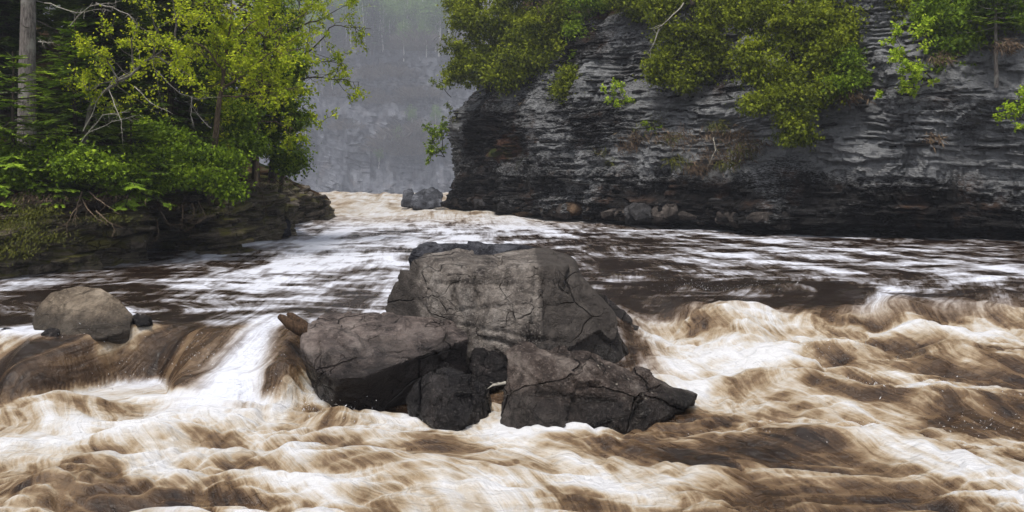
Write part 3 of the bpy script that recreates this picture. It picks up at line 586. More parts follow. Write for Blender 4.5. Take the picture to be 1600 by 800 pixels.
# ---- foam collars and wet wakes where the river meets the rocks
def collars():
    from mathutils.kdtree import KDTree
    X, Y, z, f = RIV; P = np.concatenate(WATER_PTS[:12]); zi = []
    ys = Y[:, 0]; keep = []
    for p in P:
        i = int(np.searchsorted(ys, p[1]))
        if not (0 < i < len(ys)-1): continue
        j = int(np.clip(np.searchsorted(X[i], p[0]), 0, X.shape[1]-1))
        if abs(z[i, j]-p[2]) < 0.05: keep.append((p[0], p[1], 0))
    kd = KDTree(len(keep))
    for i, k in enumerate(keep): kd.insert(k, i)
    kd.balance()
    msk = (Y > 8.4) & (Y < 15) & (X > -7.9) & (X < 3.0); idx = np.argwhere(msk)
    d = np.full(X.shape, 9.0)
    for i, j in idx[:: 1]:
        d[i, j] = kd.find((X[i, j], Y[i, j], 0))[2]
    nn = f2(X*2.1, Y*2.1, 3, 64)
    g = np.exp(-(d/0.13)**2)*np.clip(0.45+0.9*nn, 0, 1); g2 = np.exp(-(d/0.35)**2)*np.clip(0.25+0.8*nn, -0.2, 1)
    f = np.where(d < 2, f + 0.36*g + 0.12*g2, f); z2 = np.where(d < 2, z + 0.05*np.exp(-(d/0.12)**2)*(0.5+nn), z)
    m = river_m; m.attributes['foam'].data.foreach_set('value', f.ravel().astype(np.float32))
    m.vertices.foreach_set('co', np.stack([X, Y, z2], -1).ravel().astype(np.float32)); m.update()
collars()

# ------------------------------------------------------------------ tubes, twigs, leaves
class Tubes:
    def __init__(s): s.V = []; s.F = []; s.n = 0
    def add(s, pts, rad, k=6):
        pts = np.asarray(pts, float); m = len(pts); rad = np.broadcast_to(np.asarray(rad, float), (m,))
        T = nrm(np.gradient(pts, axis=0)); ref = np.array([0.31, 0.22, 0.92]) if abs(T[0, 2]) < 0.9 else np.array([0.95, 0.3, 0.1])
        A = nrm(np.cross(T, ref)); B = np.cross(T, A); a = np.linspace(0, 2*np.pi, k, endpoint=False)
        ring = pts[:, None]+rad[:, None, None]*(np.cos(a)[None, :, None]*A[:, None]+np.sin(a)[None, :, None]*B[:, None])
        s.V.append(ring.reshape(-1, 3)); i = np.arange(m-1)[:, None]*k; j = np.arange(k)[None, :]; j2 = (j+1) % k
        s.F.append(np.stack([i+j, i+j2, i+k+j2, i+k+j], -1).reshape(-1, 4)+s.n); s.n += m*k
    def mesh(s, name): return mesh_np(name, np.concatenate(s.V), np.concatenate(s.F), True)
class Leaves:
    def __init__(s, r, tri=False): s.V = []; s.var = []; s.r = r; s.k = 3 if tri else 4
    def add(s, p, d, side, L, W, var):
        p = np.asarray(p, float); n = len(p); d = nrm(d); side = nrm(side - (side*d).sum(-1, keepdims=True)*d)
        L = np.broadcast_to(np.asarray(L, float), (n,))[:, None]; W = np.broadcast_to(np.asarray(W, float), (n,))[:, None]
        q = np.stack([p+0.62*W*side, p+L*d, p-0.62*W*side], 1) if s.k == 3 else np.stack([p, p+0.45*L*d+0.5*W*side, p+L*d, p+0.45*L*d-0.5*W*side], 1)
        s.V.append(q.reshape(-1, 3)); s.var.append(np.repeat(np.clip(np.broadcast_to(var, (n,)), 0, 1), s.k))
    def mesh(s, name):
        V = np.concatenate(s.V); return mesh_np(name, V, np.arange(len(V)).reshape(-1, s.k), False, {'var': np.concatenate(s.var)})
def wob(a, b, n, amp, r, sag=0.0):
    t = np.linspace(0, 1, n)[:, None]; p = np.asarray(a, float)*(1-t)+np.asarray(b, float)*t
    L = np.linalg.norm(np.asarray(b, float)-np.asarray(a, float))
    w = np.cumsum(r.normal(0, 1, (n, 3)), 0); w -= w[0]; w -= t*w[-1]
    p = p + w*amp*L/n**0.5; p[:, 2] -= sag*L*4*(t*(1-t))[:, 0]; return p

def cedar_leaves(r, blobs, per_m2=34, size=0.15, sprays=22, droop=0.45):
    """blobs: (centre, radii) ellipsoids that together give the crown's uneven mass"""
    lv = Leaves(r, True); sub = []
    for c, rad in blobs:
        c = np.array(c, float); rad = np.array(rad, float)
        for i in range(7):
            o_ = nrm(r.normal(size=3)); sub.append((c+o_*rad*r.uniform(0.45, 0.85), rad*r.uniform(0.34, 0.60)))
    for c, rad in sub:
        c = np.array(c, float); rad = np.array(rad, float); area = 4*np.pi*np.mean(rad)**2
        n = max(5, int(area*per_m2/25)); O = nrm(r.normal(size=(n, 3))); q = np.where(r.random(n) < 0.22, r.uniform(0.3, 0.6, n), r.uniform(0.75, 1.12, n))[:, None]
        C = c+O*rad*q
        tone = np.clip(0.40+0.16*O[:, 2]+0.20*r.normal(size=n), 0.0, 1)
        k = int(sprays*2.3)
        Cc = np.repeat(C, k, 0); Oc = np.repeat(O, k, 0)
        cr = (r.uniform(0.12, 0.30, n)*size/0.15).repeat(k)[:, None]
        p = Cc+r.normal(size=(n*k, 3))*cr*np.array([1, 1, 0.65])
        d = nrm(Oc*0.7+np.array([0, 0, -droop])+r.normal(size=(n*k, 3))*0.55)
        side = nrm(np.cross(d, r.normal(size=(n*k, 3))))
        L = 0.70*size*r.uniform(0.6, 1.6, n*k); var = np.repeat(tone, k)+r.normal(0, .13, n*k)
        lv.add(p, d, side, L, L*0.42, var)
        lv.add(p+d*L[:, None]*0.25, nrm(d+0.75*side), np.cross(d, side)*0.4+side, L*0.75, L*0.32, var+0.05)
        lv.add(p+d*L[:, None]*0.25, nrm(d-0.75*side), np.cross(d, side)*0.4+side, L*0.75, L*0.32, var-0.03)
    return lv
def cone_blobs(r, h, rad, n, z0=0.0, ragged=0.3):
    out = []
    for i in range(n):
        t = (i+0.5)/n; R_ = rad*(1-t)**0.75*(0.45+0.55*min(1, t*5+0.35)); a = i*2.4+r.uniform(-.4, .4)
        k = R_*0.55*r.uniform(0.6, 1.1); b = R_*0.72+0.25
        out.append(((math.cos(a)*k, math.sin(a)*k, z0+t*h), (b*r.uniform(0.8, 1.15), b*r.uniform(0.8, 1.15), max(0.5, h/n*1.5)*r.uniform(0.8, 1.2))))
    return out
def tree_cedar(name, loc, label, blobs, mat, r, trunk, trad=0.14, group=None, per=34, size=0.15, limbs=9, spr=22, droop=0.45, cat='tree'):
    o = empty(name, loc, label, cat, group)
    tb = Tubes(); n = len(trunk); tb.add(trunk, np.linspace(trad, trad*0.3, n), 8)
    for i in range(limbs):
        b = blobs[r.integers(len(blobs))]; k = r.integers(1, n-1); tb.add(wob(trunk[k], np.array(b[0])+r.normal(0, .2, 3), 7, 0.12, r), np.linspace(trad*0.35, 0.012, 7), 5)
    link('trunk', tb.mesh('trunk'), M['bark_d'], o)
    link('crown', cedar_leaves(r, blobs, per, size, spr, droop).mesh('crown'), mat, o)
    return o

def conifer(name, loc, label, h, rad, mat, r, z_lo=0.1, dens=1.0, tw=0.05, trad=None, group=None, bark='bark_d', droop=0.25, lean=(0, 0), bare=0.0, cat='tree'):
    """spruce or fir: whorled boughs carrying flat sprays of needled twigs"""
    o = empty(name, loc, label, cat, group); tb = Tubes(); lv = Leaves(r, True); trad = trad or 0.016*h+0.02
    top = np.array([lean[0], lean[1], h]); trunk = wob([0, 0, -0.4], top, 10, 0.012, r); tb.add(trunk, np.linspace(trad, 0.012, 10), 8)
    z = z_lo*h; a = r.uniform(0, 6)
    while z < h*0.985:
        t = (z/h-z_lo)/(1-z_lo); nb = int(4+2*r.random()); L0 = rad*(1-t)**0.8*(0.75+0.25*min(1, t*6))+0.10
        for b in range(nb):
            a += 2.4+r.uniform(-.3, .3); L = L0*r.uniform(0.65, 1.12)
            c = np.array([np.interp(z, trunk[:, 2], trunk[:, 0]), np.interp(z, trunk[:, 2], trunk[:, 1]), z])
            rise = 0.35*t-droop*(1-t); e = c+np.array([math.cos(a)*L, math.sin(a)*L, rise*L])
            br = wob(c, e, 6, 0.03, r, 0.05); tb.add(br, np.linspace(0.010+0.008*L, 0.004, 6), 4)
            if r.random() < bare: continue
            m = max(4, int(L/0.065*dens)); q = r.uniform(0.12, 1.0, m); P = np.stack([np.interp(q, np.linspace(0, 1, 6), br[:, i]) for i in range(3)], -1)
            bd = nrm(e-c); sd = nrm(np.cross(bd, [0, 0, 1.0])); sgn = np.where(np.arange(m) % 2 == 0, 1.0, -1.0)[:, None]
            tl = (0.10+0.42*L*(1-q)*0.75+0.06)*r.uniform(0.7, 1.2, m)
            d = nrm(bd*0.75+sgn*sd*0.8+np.array([0, 0, -0.15])+r.normal(0, .12, (m, 3)))
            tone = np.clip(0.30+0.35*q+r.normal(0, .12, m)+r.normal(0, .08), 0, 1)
            up = nrm(np.cross(sd, bd)+r.normal(0, .15, 3))
            k = 6                                                  # twiglets along each twig
            for w in range(k):
                f = (w+0.4)/k; pp = P+d*(tl*f)[:, None]
                for sg in (1, -1):
                    dd = nrm(d*0.8+sg*np.cross(d, up)*0.75+r.normal(0, .12, (m, 3)))
                    ll = np.maximum(0.05, tl*(0.42-0.22*f))*r.uniform(0.8, 1.2, m)
                    lv.add(pp, dd, np.cross(dd, up), ll, tw*r.uniform(0.7, 1.15, m), tone+0.15*f)
            lv.add(P, d, np.cross(d, up), tl, tw, tone)
            lv.add(br[-1:]-bd*0.12, bd[None], sd[None], [0.22], [tw], [0.7])
        z += max(0.16, h*0.030)*r.uniform(0.8, 1.25)
    link('trunk', tb.mesh('trunk'), M[bark], o)
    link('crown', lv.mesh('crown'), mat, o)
    return o

def broadleaf(name, loc, label, limbs, mat, r, leaf=0.075, twigs=9, lpt=16, bark='bark_d', trad=0.09, spread=0.55, group=None, cat='tree', tone=0.5):
    """limbs: list of polylines relative to loc; each carries side branches, twigs and young leaves"""
    o = empty(name, loc, label, cat, group); tb = Tubes(); lv = Leaves(r)
    for li, (pl, rad0) in enumerate(limbs):
        pl = np.array(pl, float); d = np.r_[0, np.cumsum(np.linalg.norm(np.diff(pl, axis=0), axis=1))]; n = max(6, int(d[-1]/0.25))
        q = np.linspace(0, d[-1], n); P = np.stack([np.interp(q, d, pl[:, i]) for i in range(3)], -1); P[1:-1] += r.normal(0, .02, (n-2, 3))
        tb.add(P, np.linspace(rad0, 0.006, n), 7)
        nb = int(d[-1]*4.2)
        for b in range(nb):
            u = r.uniform(0.18 if li else 0.35, 1.0); c = np.array([np.interp(u*d[-1], q, P[:, i]) for i in range(3)])
            dr = nrm(P[min(n-1, int(u*n)+1)]-P[max(0, int(u*n)-2)]); L = spread*r.uniform(0.5, 1.5)*(1.25-0.55*u)
            e = c+nrm(dr*0.45+r.normal(0, .62, 3)+np.array([0, 0, 0.12]))*L; br = wob(c, e, 6, 0.10, r); tb.add(br, np.linspace(0.010, 0.003, 6), 4)
            for w in range(twigs):
                v = r.uniform(0.25, 1.0); c2 = np.array([np.interp(v*5, range(6), br[:, i]) for i in range(3)])
                e2 = c2+nrm(e-c+r.normal(0, .8, 3)*L)*L*r.uniform(0.25, 0.55); tb.add([c2, (c2+e2)/2+r.normal(0, .012, 3), e2], [0.004, 0.003, 0.002], 3)
                m = max(3, int(lpt*r.uniform(0.5, 1.3))); x = r.uniform(0.15, 1.05, m)[:, None]; p = c2*(1-x)+e2*x+r.normal(0, .035, (m, 3))
                dd = nrm(nrm(e2-c2)*0.4+r.normal(0, .7, (m, 3))+np.array([0, 0, -0.25])); L_ = leaf*r.uniform(0.6, 1.3, m)
                lv.add(p, dd, nrm(r.normal(size=(m, 3))*[1, 1, 0.5]), L_, L_*0.72, tone+0.12*r.normal()+0.17*r.normal(size=m))
    link('trunk', tb.mesh('trunk'), M[bark], o)
    link('crown', lv.mesh('crown'), mat, o)
    return o

def rel(base, pts): return [at(*p)-base for p in pts]
# ------------------------------------------------------------------ trees on the right hand cliff
def blob_px(base, lst):
    out = []
    for (px, py, Y, rx, rz) in lst:
        out.append((at(px, py, Y)-base, (rx/F*Y, 0.8*(rx+rz)/2/F*Y, rz/F*Y)))
    return out
def px_cedar(name, base_px, blobs, label, mat, seed, trunk_px, trad=0.16, per=34, size=0.15, spr=22, limbs=6, droop=0.45):
    r = np.random.default_rng(seed); base = at(*base_px)
    return tree_cedar(name, base, label, blob_px(base, blobs), mat, r, np.array([at(*q)-base for q in trunk_px]), trad, None, per, size, limbs, spr, droop)
px_cedar('cedar_tree', (760,150,43.5), [(725,20,42.5,30,45),(715,75,42.3,24,38),(712,115,42.2,18,22),(755,45,42,30,45),(750,100,41.6,30,34),(790,30,42,28,40),(730,-40,43,40,45),(790,-40,43,40,40)],
    'olive green cedar at the left end of the right cliff, leaning over the gorge', M['cedar'], 11, [(765,150,44),(750,90,43.4),(740,20,43),(735,-70,43)], 0.18, 85, 0.17, 24)
px_cedar('cedar_tree', (830,140,41.5), [(810,80,40.4,30,40),(790,115,40.4,22,22),(835,40,40.5,34,45),(850,95,40.2,26,28),(820,-20,41,44,44),(870,20,40.5,30,40),(885,70,40.2,22,26)],
    'broad olive cedar above the dark cliff, second from the gorge', M['cedar'], 12, [(840,145,41.8),(838,80,41.2),(835,0,41),(832,-60,41)], 0.18, 85, 0.17, 24)
px_cedar('cedar_tree', (930,70,40), [(915,10,39,28,34),(945,-10,39,32,30),(900,50,39,18,18),(985,-25,38.5,34,24)],
    'cedar whose low boughs fringe the bare rock high up on the cliff', M['cedar_d'], 13, [(935,70,40),(930,20,39.6),(930,-50,39.5)], 0.14, 75, 0.16, 22)
px_cedar('cedar_tree', (1075,130,34.5), [(1050,20,33.4,34,36),(1045,85,33.2,28,34),(1085,60,33,36,46),(1075,120,33,30,22),(1110,20,33.2,36,40),(1120,100,33,24,32),(1060,-30,34,50,34),(1030,110,33.2,14,16)],
    'rounded yellow green cedar left of the biggest hanging cedar on the cliff', M['cedar'], 14, [(1090,140,35),(1085,80,34.2),(1080,0,34),(1080,-60,34)], 0.17, 90, 0.15, 24)
px_cedar('cedar_tree', (1235,170,30.5), [(1180,20,29.3,40,44),(1170,85,29,30,36),(1230,40,28.6,48,52),(1215,110,28.4,46,40),(1195,155,28.2,30,24),(1245,165,28,42,34),(1240,205,27.8,32,22),(1285,85,28.4,36,40),(1290,140,28.2,24,28),(1280,20,29,44,40),(1320,50,29,24,40),(1155,30,29.6,24,34),(1305,110,28.6,22,34),(1200,-40,29.5,60,36),(1290,-40,29.5,50,34)],
    'biggest cedar, a broad olive crown hanging far down the cliff', M['cedar'], 15, [(1250,170,31),(1245,110,30),(1240,30,29.6),(1238,-60,29.6)], 0.22, 95, 0.14, 24, 9, 0.6)
px_cedar('cedar_tree', (1355,60,31), [(1345,20,30,20,36),(1340,70,29.6,16,30),(1375,0,30,26,30),(1360,60,30,12,20),(1400,-30,30,30,26)],
    'slender dark cedar right of the biggest one', M['cedar_d'], 16, [(1358,75,31),(1355,20,30.5),(1352,-60,30.5)], 0.13, 70, 0.14, 22)
px_cedar('cedar_tree', (1485,120,28.2), [(1480,30,27.4,30,36),(1485,85,27.2,22,30),(1500,120,27.2,16,18),(1455,20,27.4,24,34),(1510,60,27.2,18,26),(1510,20,27.5,30,30),(1470,-30,28,40,30)],
    'drooping green cedar behind the bright young maple near the right edge', M['cedar_d'], 17, [(1490,135,28.4),(1487,80,28),(1483,0,28),(1480,-60,28)], 0.14, 80, 0.14, 22)
px_cedar('cedar_tree', (985,20,38), [(965,-5,37,26,26),(1000,5,36.6,24,24),(1020,-20,36.6,30,26)],
    'low cedar fringe over the bare rock between the two big cedar groups', M['cedar'], 18, [(990,30,38.4),(985,0,37.8),(985,-40,37.6)], 0.12, 75, 0.15, 22)
px_cedar('cedar_tree', (1425,30,30), [(1400,15,29,20,26),(1425,-10,29,30,26),(1415,45,28.8,14,18),(1450,5,28.6,18,22)],
    'olive cedar above the bright young maple', M['cedar'], 19, [(1428,45,30),(1422,10,29.6),(1420,-40,29.6)], 0.12, 75, 0.14, 22)
px_cedar('cedar_tree', (1575,20,27.5), [(1545,0,26.6,22,22),(1580,-5,26.4,26,26),(1600,20,26.2,18,20)],
    'dark cedar in the top right corner of the cliff', M['cedar_d'], 20, [(1580,35,27.6),(1575,0,27.2),(1572,-40,27)], 0.12, 75, 0.14, 22)
px_cedar('cedar_bush', (905,150,38), [(895,120,37.2,14,26),(905,150,37,16,14),(880,140,37.4,10,12)],
    'small bushy cedar hugging the rock under the broad olive cedar', M['cedar'], 23, [(905,165,38),(900,130,37.6),(897,100,37.6)], 0.07, 80, 0.14, 22)
px_cedar('cedar_bush', (1325,120,28.5), [(1325,95,28,14,20),(1335,120,28,12,12),(1310,130,27.8,12,10)],
    'small dark cedar bush at the right foot of the biggest cedar', M['cedar_d'], 24, [(1330,135,28.6),(1326,110,28.3),(1324,85,28.3)], 0.06, 70, 0.13, 20)
r_ = np.random.default_rng(21)
conifer('spruce_tree', at(900,172,38.4), 'small green spruce standing on a ledge in the middle of the cliff', 3.0, 1.0, M['cedar_d'], r_, 0.08, 1.0, 0.085)
conifer('spruce_tree', at(1557,118,26.2), 'thin spruce with a bare pale trunk near the right edge', 4.2, 1.3, M['fir'], r_, 0.38, 0.8, 0.06, 0.07, bark='bark', bare=0.35, droop=0.1)
conifer('spruce_tree', at(1005,45,38.8), 'young spruce high on the cliff between two cedar crowns', 3.6, 1.5, M['fir'], r_, 0.05, 0.8, 0.09)
# bright young broadleaves on the cliff
def px_broad(name, base_px, limbs, label, mat, seed, **kw):
    base = at(*base_px); return broadleaf(name, base, label, [(rel(base, l), rad) for l, rad in limbs], mat, np.random.default_rng(seed), **kw)
px_broad('maple_sapling', (1460,128,27), [([(1460,128,27),(1440,105,26.6),(1415,85,26.3),(1400,60,26.2)], .03), ([(1455,130,27),(1430,135,26.4),(1400,140,26.2),(1375,138,26.2)], .025), ([(1440,105,26.6),(1425,110,26.2),(1395,100,26)], .02), ([(1440,105,26.6),(1450,70,26.4),(1440,35,26.4)], .02)],
    'bright green young maple spreading against the pale lichened rock', M['shrub'], 31, leaf=0.11, twigs=7, lpt=11, spread=0.5)
px_broad('leafy_shrub', (990,180,35.6), [([(990,185,35.6),(970,165,35),(952,145,34.9)], .02), ([(990,182,35.6),(1005,172,35),(1020,178,34.9)], .02), ([(985,178,35.3),(965,140,35),(955,138,35)], .02)],
    'bright green shrub on the dark rock below the yellow green cedar', M['shrub'], 32, leaf=0.12, twigs=6, lpt=8, spread=0.45, cat='shrub')
px_broad('leafy_shrub', (1012,205,34.4), [([(1012,212,34.6),(1005,200,34),(1000,190,34)], .015), ([(1012,212,34.6),(1025,205,34),(1035,210,34)], .015)],
    'small light green shrub beside the brown dry grass on the cliff', M['shrub'], 33, leaf=0.11, twigs=6, lpt=8, spread=0.3, cat='shrub')
px_broad('leafy_shrub', (1610,190,24), [([(1610,195,24),(1590,180,23.6),(1578,165,23.5)], .02), ([(1612,195,24),(1600,165,23.7),(1590,150,23.7)], .02), ([(1612,195,24),(1595,200,23.6)], .02)],
    'light green shrub cut by the right edge of the picture', M['shrub'], 34, leaf=0.10, twigs=7, lpt=11, spread=0.45, cat='shrub')
px_broad('leafy_shrub', (690,240,46.4), [([(695,245,46.8),(680,225,46),(668,205,45.8)], .03), ([(695,245,46.8),(675,240,46),(666,232,45.9)], .03), ([(692,235,46.6),(690,210,46),(685,198,46)], .03)],
    'green shrub growing out of the headland over the gorge', M['cedar_d'], 35, leaf=0.15, twigs=6, lpt=12, spread=0.7, cat='shrub')
px_broad('leafy_shrub', (700,150,45.6), [([(705,152,45.8),(690,135,45.4),(675,130,45.2)], .025), ([(705,165,45.8),(700,185,45.2)], .025)],
    'wispy green shrub under the leftmost cedar at the corner of the headland', M['grassg'], 36, leaf=0.14, twigs=4, lpt=6, spread=0.5, cat='shrub')

# hanging dry grass and green grass on the cliff ledges
def tufts(name, spots, mat, seed, L=0.35, per=260):
    r = np.random.default_rng(seed); lv = Leaves(r)
    for (px, py, Y, rx, rz, k) in spots:
        n = int(per*k); c = at(px, py, Y); p = c+np.stack([r.normal(0, rx/F*Y*0.55, n), r.normal(0, .25, n), r.normal(0, rz/F*Y*0.5, n)], -1)
        d = nrm(np.stack([r.normal(0, .45, n), r.normal(-.5, .3, n), r.normal(-.55, .4, n)], -1)); l = L*r.uniform(0.4, 1.3, n)
        lv.add(p, d, nrm(r.normal(size=(n, 3))), l, l*0.10+0.008, 0.5+0.22*r.normal(size=n))
    return tag(link(name, lv.mesh(name), mat), kind='stuff')
tufts('dry_grass', [(1075,215,32.2,34,18,1.2),(1110,245,31.4,30,20,1.0),(1040,212,33,24,12,.8),(1125,208,31.4,26,14,.8),(1090,262,31.8,20,10,1),(845,160,40,26,10,1.5),(830,175,40,14,14,1),(905,200,37.6,16,24,1.5),(945,240,35.6,16,16,1),(1155,210,30.6,18,14,1),(1310,140,28.2,20,8,1),(1455,215,26.3,10,10,.7),(870,200,39,20,14,1),(1000,215,34.2,24,14,1.2),(980,230,34.6,20,14,1),(1150,240,30.2,24,20,1.5),(780,170,42,20,10,.8),(1180,225,29.8,20,12,.8),(1330,150,28,20,10,1),(1470,90,26.4,20,8,.6),(1570,70,25.6,18,10,1)], M['hay'], 41, 0.26)
tufts('green_grass', [(940,235,35.6,16,7,1.2),(955,252,35.2,10,6,.6),(925,248,36,8,6,.5),(845,182,39.6,24,8,.7),(1030,185,34.4,20,10,.6),(1050,215,33,14,8,.5),(895,160,38,12,14,.7),(712,185,45,8,10,.5),(800,195,41,20,12,.5),(1335,100,29,14,14,.5),(1120,195,31.6,16,8,.5),(1165,235,30,22,14,.7),(1015,195,34.2,18,10,.7),(870,215,38.6,24,12,.6),(1140,255,30.4,20,10,.5),(820,210,40,20,12,.5),(1060,250,32,20,10,.5)], M['moss'], 42, 0.28)
# dead branches sticking out on the right
def dead_branch(paths, label, seed, rad=0.03, side=8, mat='twig', name='dead_branch', cat='branch'):
    r = np.random.default_rng(seed); tb = Tubes(); base = at(*paths[0][0])
    for pl in paths:
        P = np.array([at(*q) for q in pl])-base; P = np.concatenate([wob(P[i], P[i+1], 5, 0.05, r)[:-1] for i in range(len(P)-1)]+[P[-1:]]); n = len(P)
        tb.add(P, np.linspace(rad, rad*0.2, n), 5)
        for k in range(side):
            i = r.integers(1, n); d = nrm(P[min(i+1, n-1)]-P[i-1]); e = P[min(i, n-1)]+nrm(d*0.7+r.normal(0, .55, 3))*r.uniform(0.25, 0.8)*rad*22
            w = wob(P[min(i, n-1)], e, 5, 0.12, r); tb.add(w, np.linspace(rad*0.35, rad*0.1, 5), 3)
    o = link(name, tb.mesh(name), M[mat]); o.location = Vector(base); return tag(o, label, cat)
dead_branch([[(1068,5,33),(1045,30,32.4),(1022,46,32.2)],[(1030,45,32.3),(1016,78,32.2)]], 'bare white dead branch at the left of the yellow green cedar', 51, 0.035, 5)
dead_branch([[(845,150,40),(838,178,39),(822,195,39)],[(838,178,39),(845,200,39)]], 'bare pale twig hanging under the dry grass left of the small spruce', 52, 0.03, 4)
dead_branch([[(1115,215,31.4),(1118,235,31),(1105,262,30.9)]], 'bare pale stem hanging in the brown dry grass on the cliff', 53, 0.03, 4)

# ------------------------------------------------------------------ trees on the left bank
r_ = np.random.default_rng(61)
b0 = at(42, 300, 20.5); b0[2] = 3.3
o = empty('spruce_tree', b0, 'tall spruce with a thick bare grey trunk near the left edge', 'tree'); tb = Tubes()
tr = np.array([[0, 0, -0.5], [0, 0, 1], [0.02, 0, 3], [0.05, 0, 5], [0.03, 0, 9], [0, 0, 14]]); tb.add(np.concatenate([wob(tr[i], tr[i+1], 6, 0.008, r_)[:-1] for i in range(5)]+[tr[-1:]]), np.linspace(0.24, 0.10, 26), 14)
for k in range(14):
    z = r_.uniform(0.8, 6.5); a = r_.uniform(0, 6.28); L = r_.uniform(0.4, 1.5); tb.add(wob([0, 0, z], [math.cos(a)*L, math.sin(a)*L, z+r_.uniform(-.3, .1)], 6, 0.08, r_), np.linspace(0.02, 0.004, 6), 4)
link('trunk', tb.mesh('trunk'), M['bark'], o)
lv = cedar_leaves(r_, cone_blobs(r_, 7.5, 2.6, 12, 7.6), 20, 0.22, 16); link('crown', lv.mesh('crown'), M['fir_d'], o)

def fir(px, py, Y, label, h, rad, mat, seed, z=None, **kw):
    p = at(px, py, Y)
    if z is not None: p[2] = z
    return conifer('fir_tree', p, label, h, rad, mat, np.random.default_rng(seed), **kw)
fir(20, 310, 18.0, 'young green fir with layered boughs cut by the left edge', 3.3, 1.5, M['fir'], 71, 2.4, tw=0.034, z_lo=0.05)
fir(118, 310, 19.5, 'young green fir right of the thick bare trunk', 4.2, 1.7, M['fir'], 72, 2.5, tw=0.034, z_lo=0.05, dens=1.15)
fir(205, 330, 19.8, 'low spreading fir at the edge of the mossy bank', 2.3, 1.6, M['fir'], 73, 2.35, tw=0.034, z_lo=0.12, dens=1.2, droop=0.35)
fir(88, 330, 18.4, 'small fir rooted on the left bank ledge above the layered rock', 1.7, 1.1, M['fir'], 74, 2.3, tw=0.032, z_lo=0.2)
fir(265, 300, 22.5, 'dark fir standing behind the leafy birches on the left bank', 6.5, 2.2, M['fir_d'], 75, 3.0, tw=0.045)
fir(165, 290, 23.5, 'dark tall fir between the thick trunk and the leafy birches', 8.0, 2.3, M['fir_d'], 76, 3.2, tw=0.045)
fir(-20, 290, 23.0, 'dark fir at the far left behind the thick bare trunk', 8.0, 2.4, M['fir_d'], 77, 3.2, tw=0.045)
fir(400, 300, 25.5, 'dark fir hidden behind the birch over the slanting rock', 6.5, 1.9, M['fir_d'], 78, 3.2, tw=0.065)

px_cedar('cedar_tree', (300,318,20.6), [(265,262,20.2,28,18),(300,280,20.0,34,16),(335,275,20.1,28,18),(355,290,20.1,18,12),(285,240,20.4,30,18),(320,245,20.5,26,18),(240,285,20.0,26,12),(205,265,19.6,26,14),(225,240,20,24,16),(360,250,20.6,20,18),(270,215,20.8,26,18),(240,205,20.8,24,16)],
    'low bright green cedar drooping over the dark hollow of the bank', M['cedar_d'], 81, [(330,318,21.5),(315,290,20.8),(300,260,20.6),(290,235,20.6)], 0.07, 110, 0.10, 24, 8, 0.3)
px_cedar('cedar_tree', (430,275,26.5), [(440,235,25.8,32,28),(425,190,25.8,38,34),(455,180,25.8,26,36),(430,130,26,38,36),(452,110,26,22,30),(430,75,26.2,34,34),(385,215,26,26,24),(455,255,26,18,14),(400,150,26.3,26,30),(435,20,26.5,32,36)],
    'dense dark green cedar at the right end of the left bank', M['cedar_d'], 82, [(425,285,27),(430,220,26.6),(432,130,26.5),(435,40,26.5),(435,0,26.5)], 0.14, 90, 0.12, 24, 8, 0.4)
px_cedar('cedar_tree', (380,255,23.4), [(365,215,23,22,22),(350,185,23,20,22),(375,180,23.2,22,24),(385,230,23,20,16),(340,225,22.6,18,16)],
    'mid green cedar between the birch trunk and the dense dark cedar', M['cedar_d'], 83, [(372,290,23.6),(368,230,23.3),(366,180,23.3),(368,150,23.3)], 0.08, 100, 0.11, 24, 8, 0.35)
px_cedar('cedar_tree', (55,260,18.6), [(20,240,18.2,26,16),(55,255,18.0,26,14),(15,275,17.8,22,12),(80,235,18.4,22,14),(100,262,18.0,22,12),(140,250,18.4,24,14),(160,270,18.4,22,12)],
    'low bright green cedar boughs at the foot of the thick bare trunk', M['cedar_d'], 84, [(60,300,18.9),(60,270,18.6),(62,245,18.5)], 0.06, 100, 0.10, 24, 8, 0.3)
# leafy birches
px_broad('birch_tree', (330,300,22), [([(326,300,22),(336,215,21.8),(342,160,21.6),(352,95,21.5),(360,40,21.4),(366,-30,21.4)], .11), ([(345,140,21.6),(385,115,21.2),(420,85,21),(460,60,20.8)], .035), ([(350,110,21.5),(320,75,21.1),(290,55,20.9)], .035), ([(356,70,21.4),(390,40,21.1),(425,15,21)], .03), ([(360,40,21.4),(330,15,21.2),(300,-10,21)], .03), ([(345,150,21.6),(385,150,21.2),(425,130,21)], .03),([(352,95,21.5),(375,75,20.9),(395,85,20.6)], .03),([(362,20,21.4),(395,-5,21.2),(440,-20,21)], .03)],
    'leafy birch with a slim brown trunk in the middle of the left bank', M['maple'], 91, leaf=0.080, twigs=11, lpt=15, spread=0.95, bark='root', tone=0.52)
px_broad('birch_tree', (120,300,19.5), [([(118,300,19.5),(132,230,19.4),(140,165,19.2),(185,125,19),(230,95,18.9),(275,65,18.8),(310,35,18.8)], .075), ([(185,125,19),(165,95,18.8),(140,75,18.7)], .025), ([(210,108,19),(205,70,18.8),(215,35,18.7)], .03), ([(240,88,18.9),(245,55,18.7),(240,20,18.6)], .03), ([(275,65,18.8),(275,30,18.6),(270,0,18.6)], .03), ([(200,115,19),(170,130,18.7),(135,140,18.6)], .022), ([(240,88,18.9),(275,105,18.6),(300,120,18.6)], .022)],
    'leaning birch with yellow green leaves right of the thick bare trunk', M['maple'], 92, leaf=0.072, twigs=10, lpt=13, spread=0.8, bark='bark', tone=0.62)
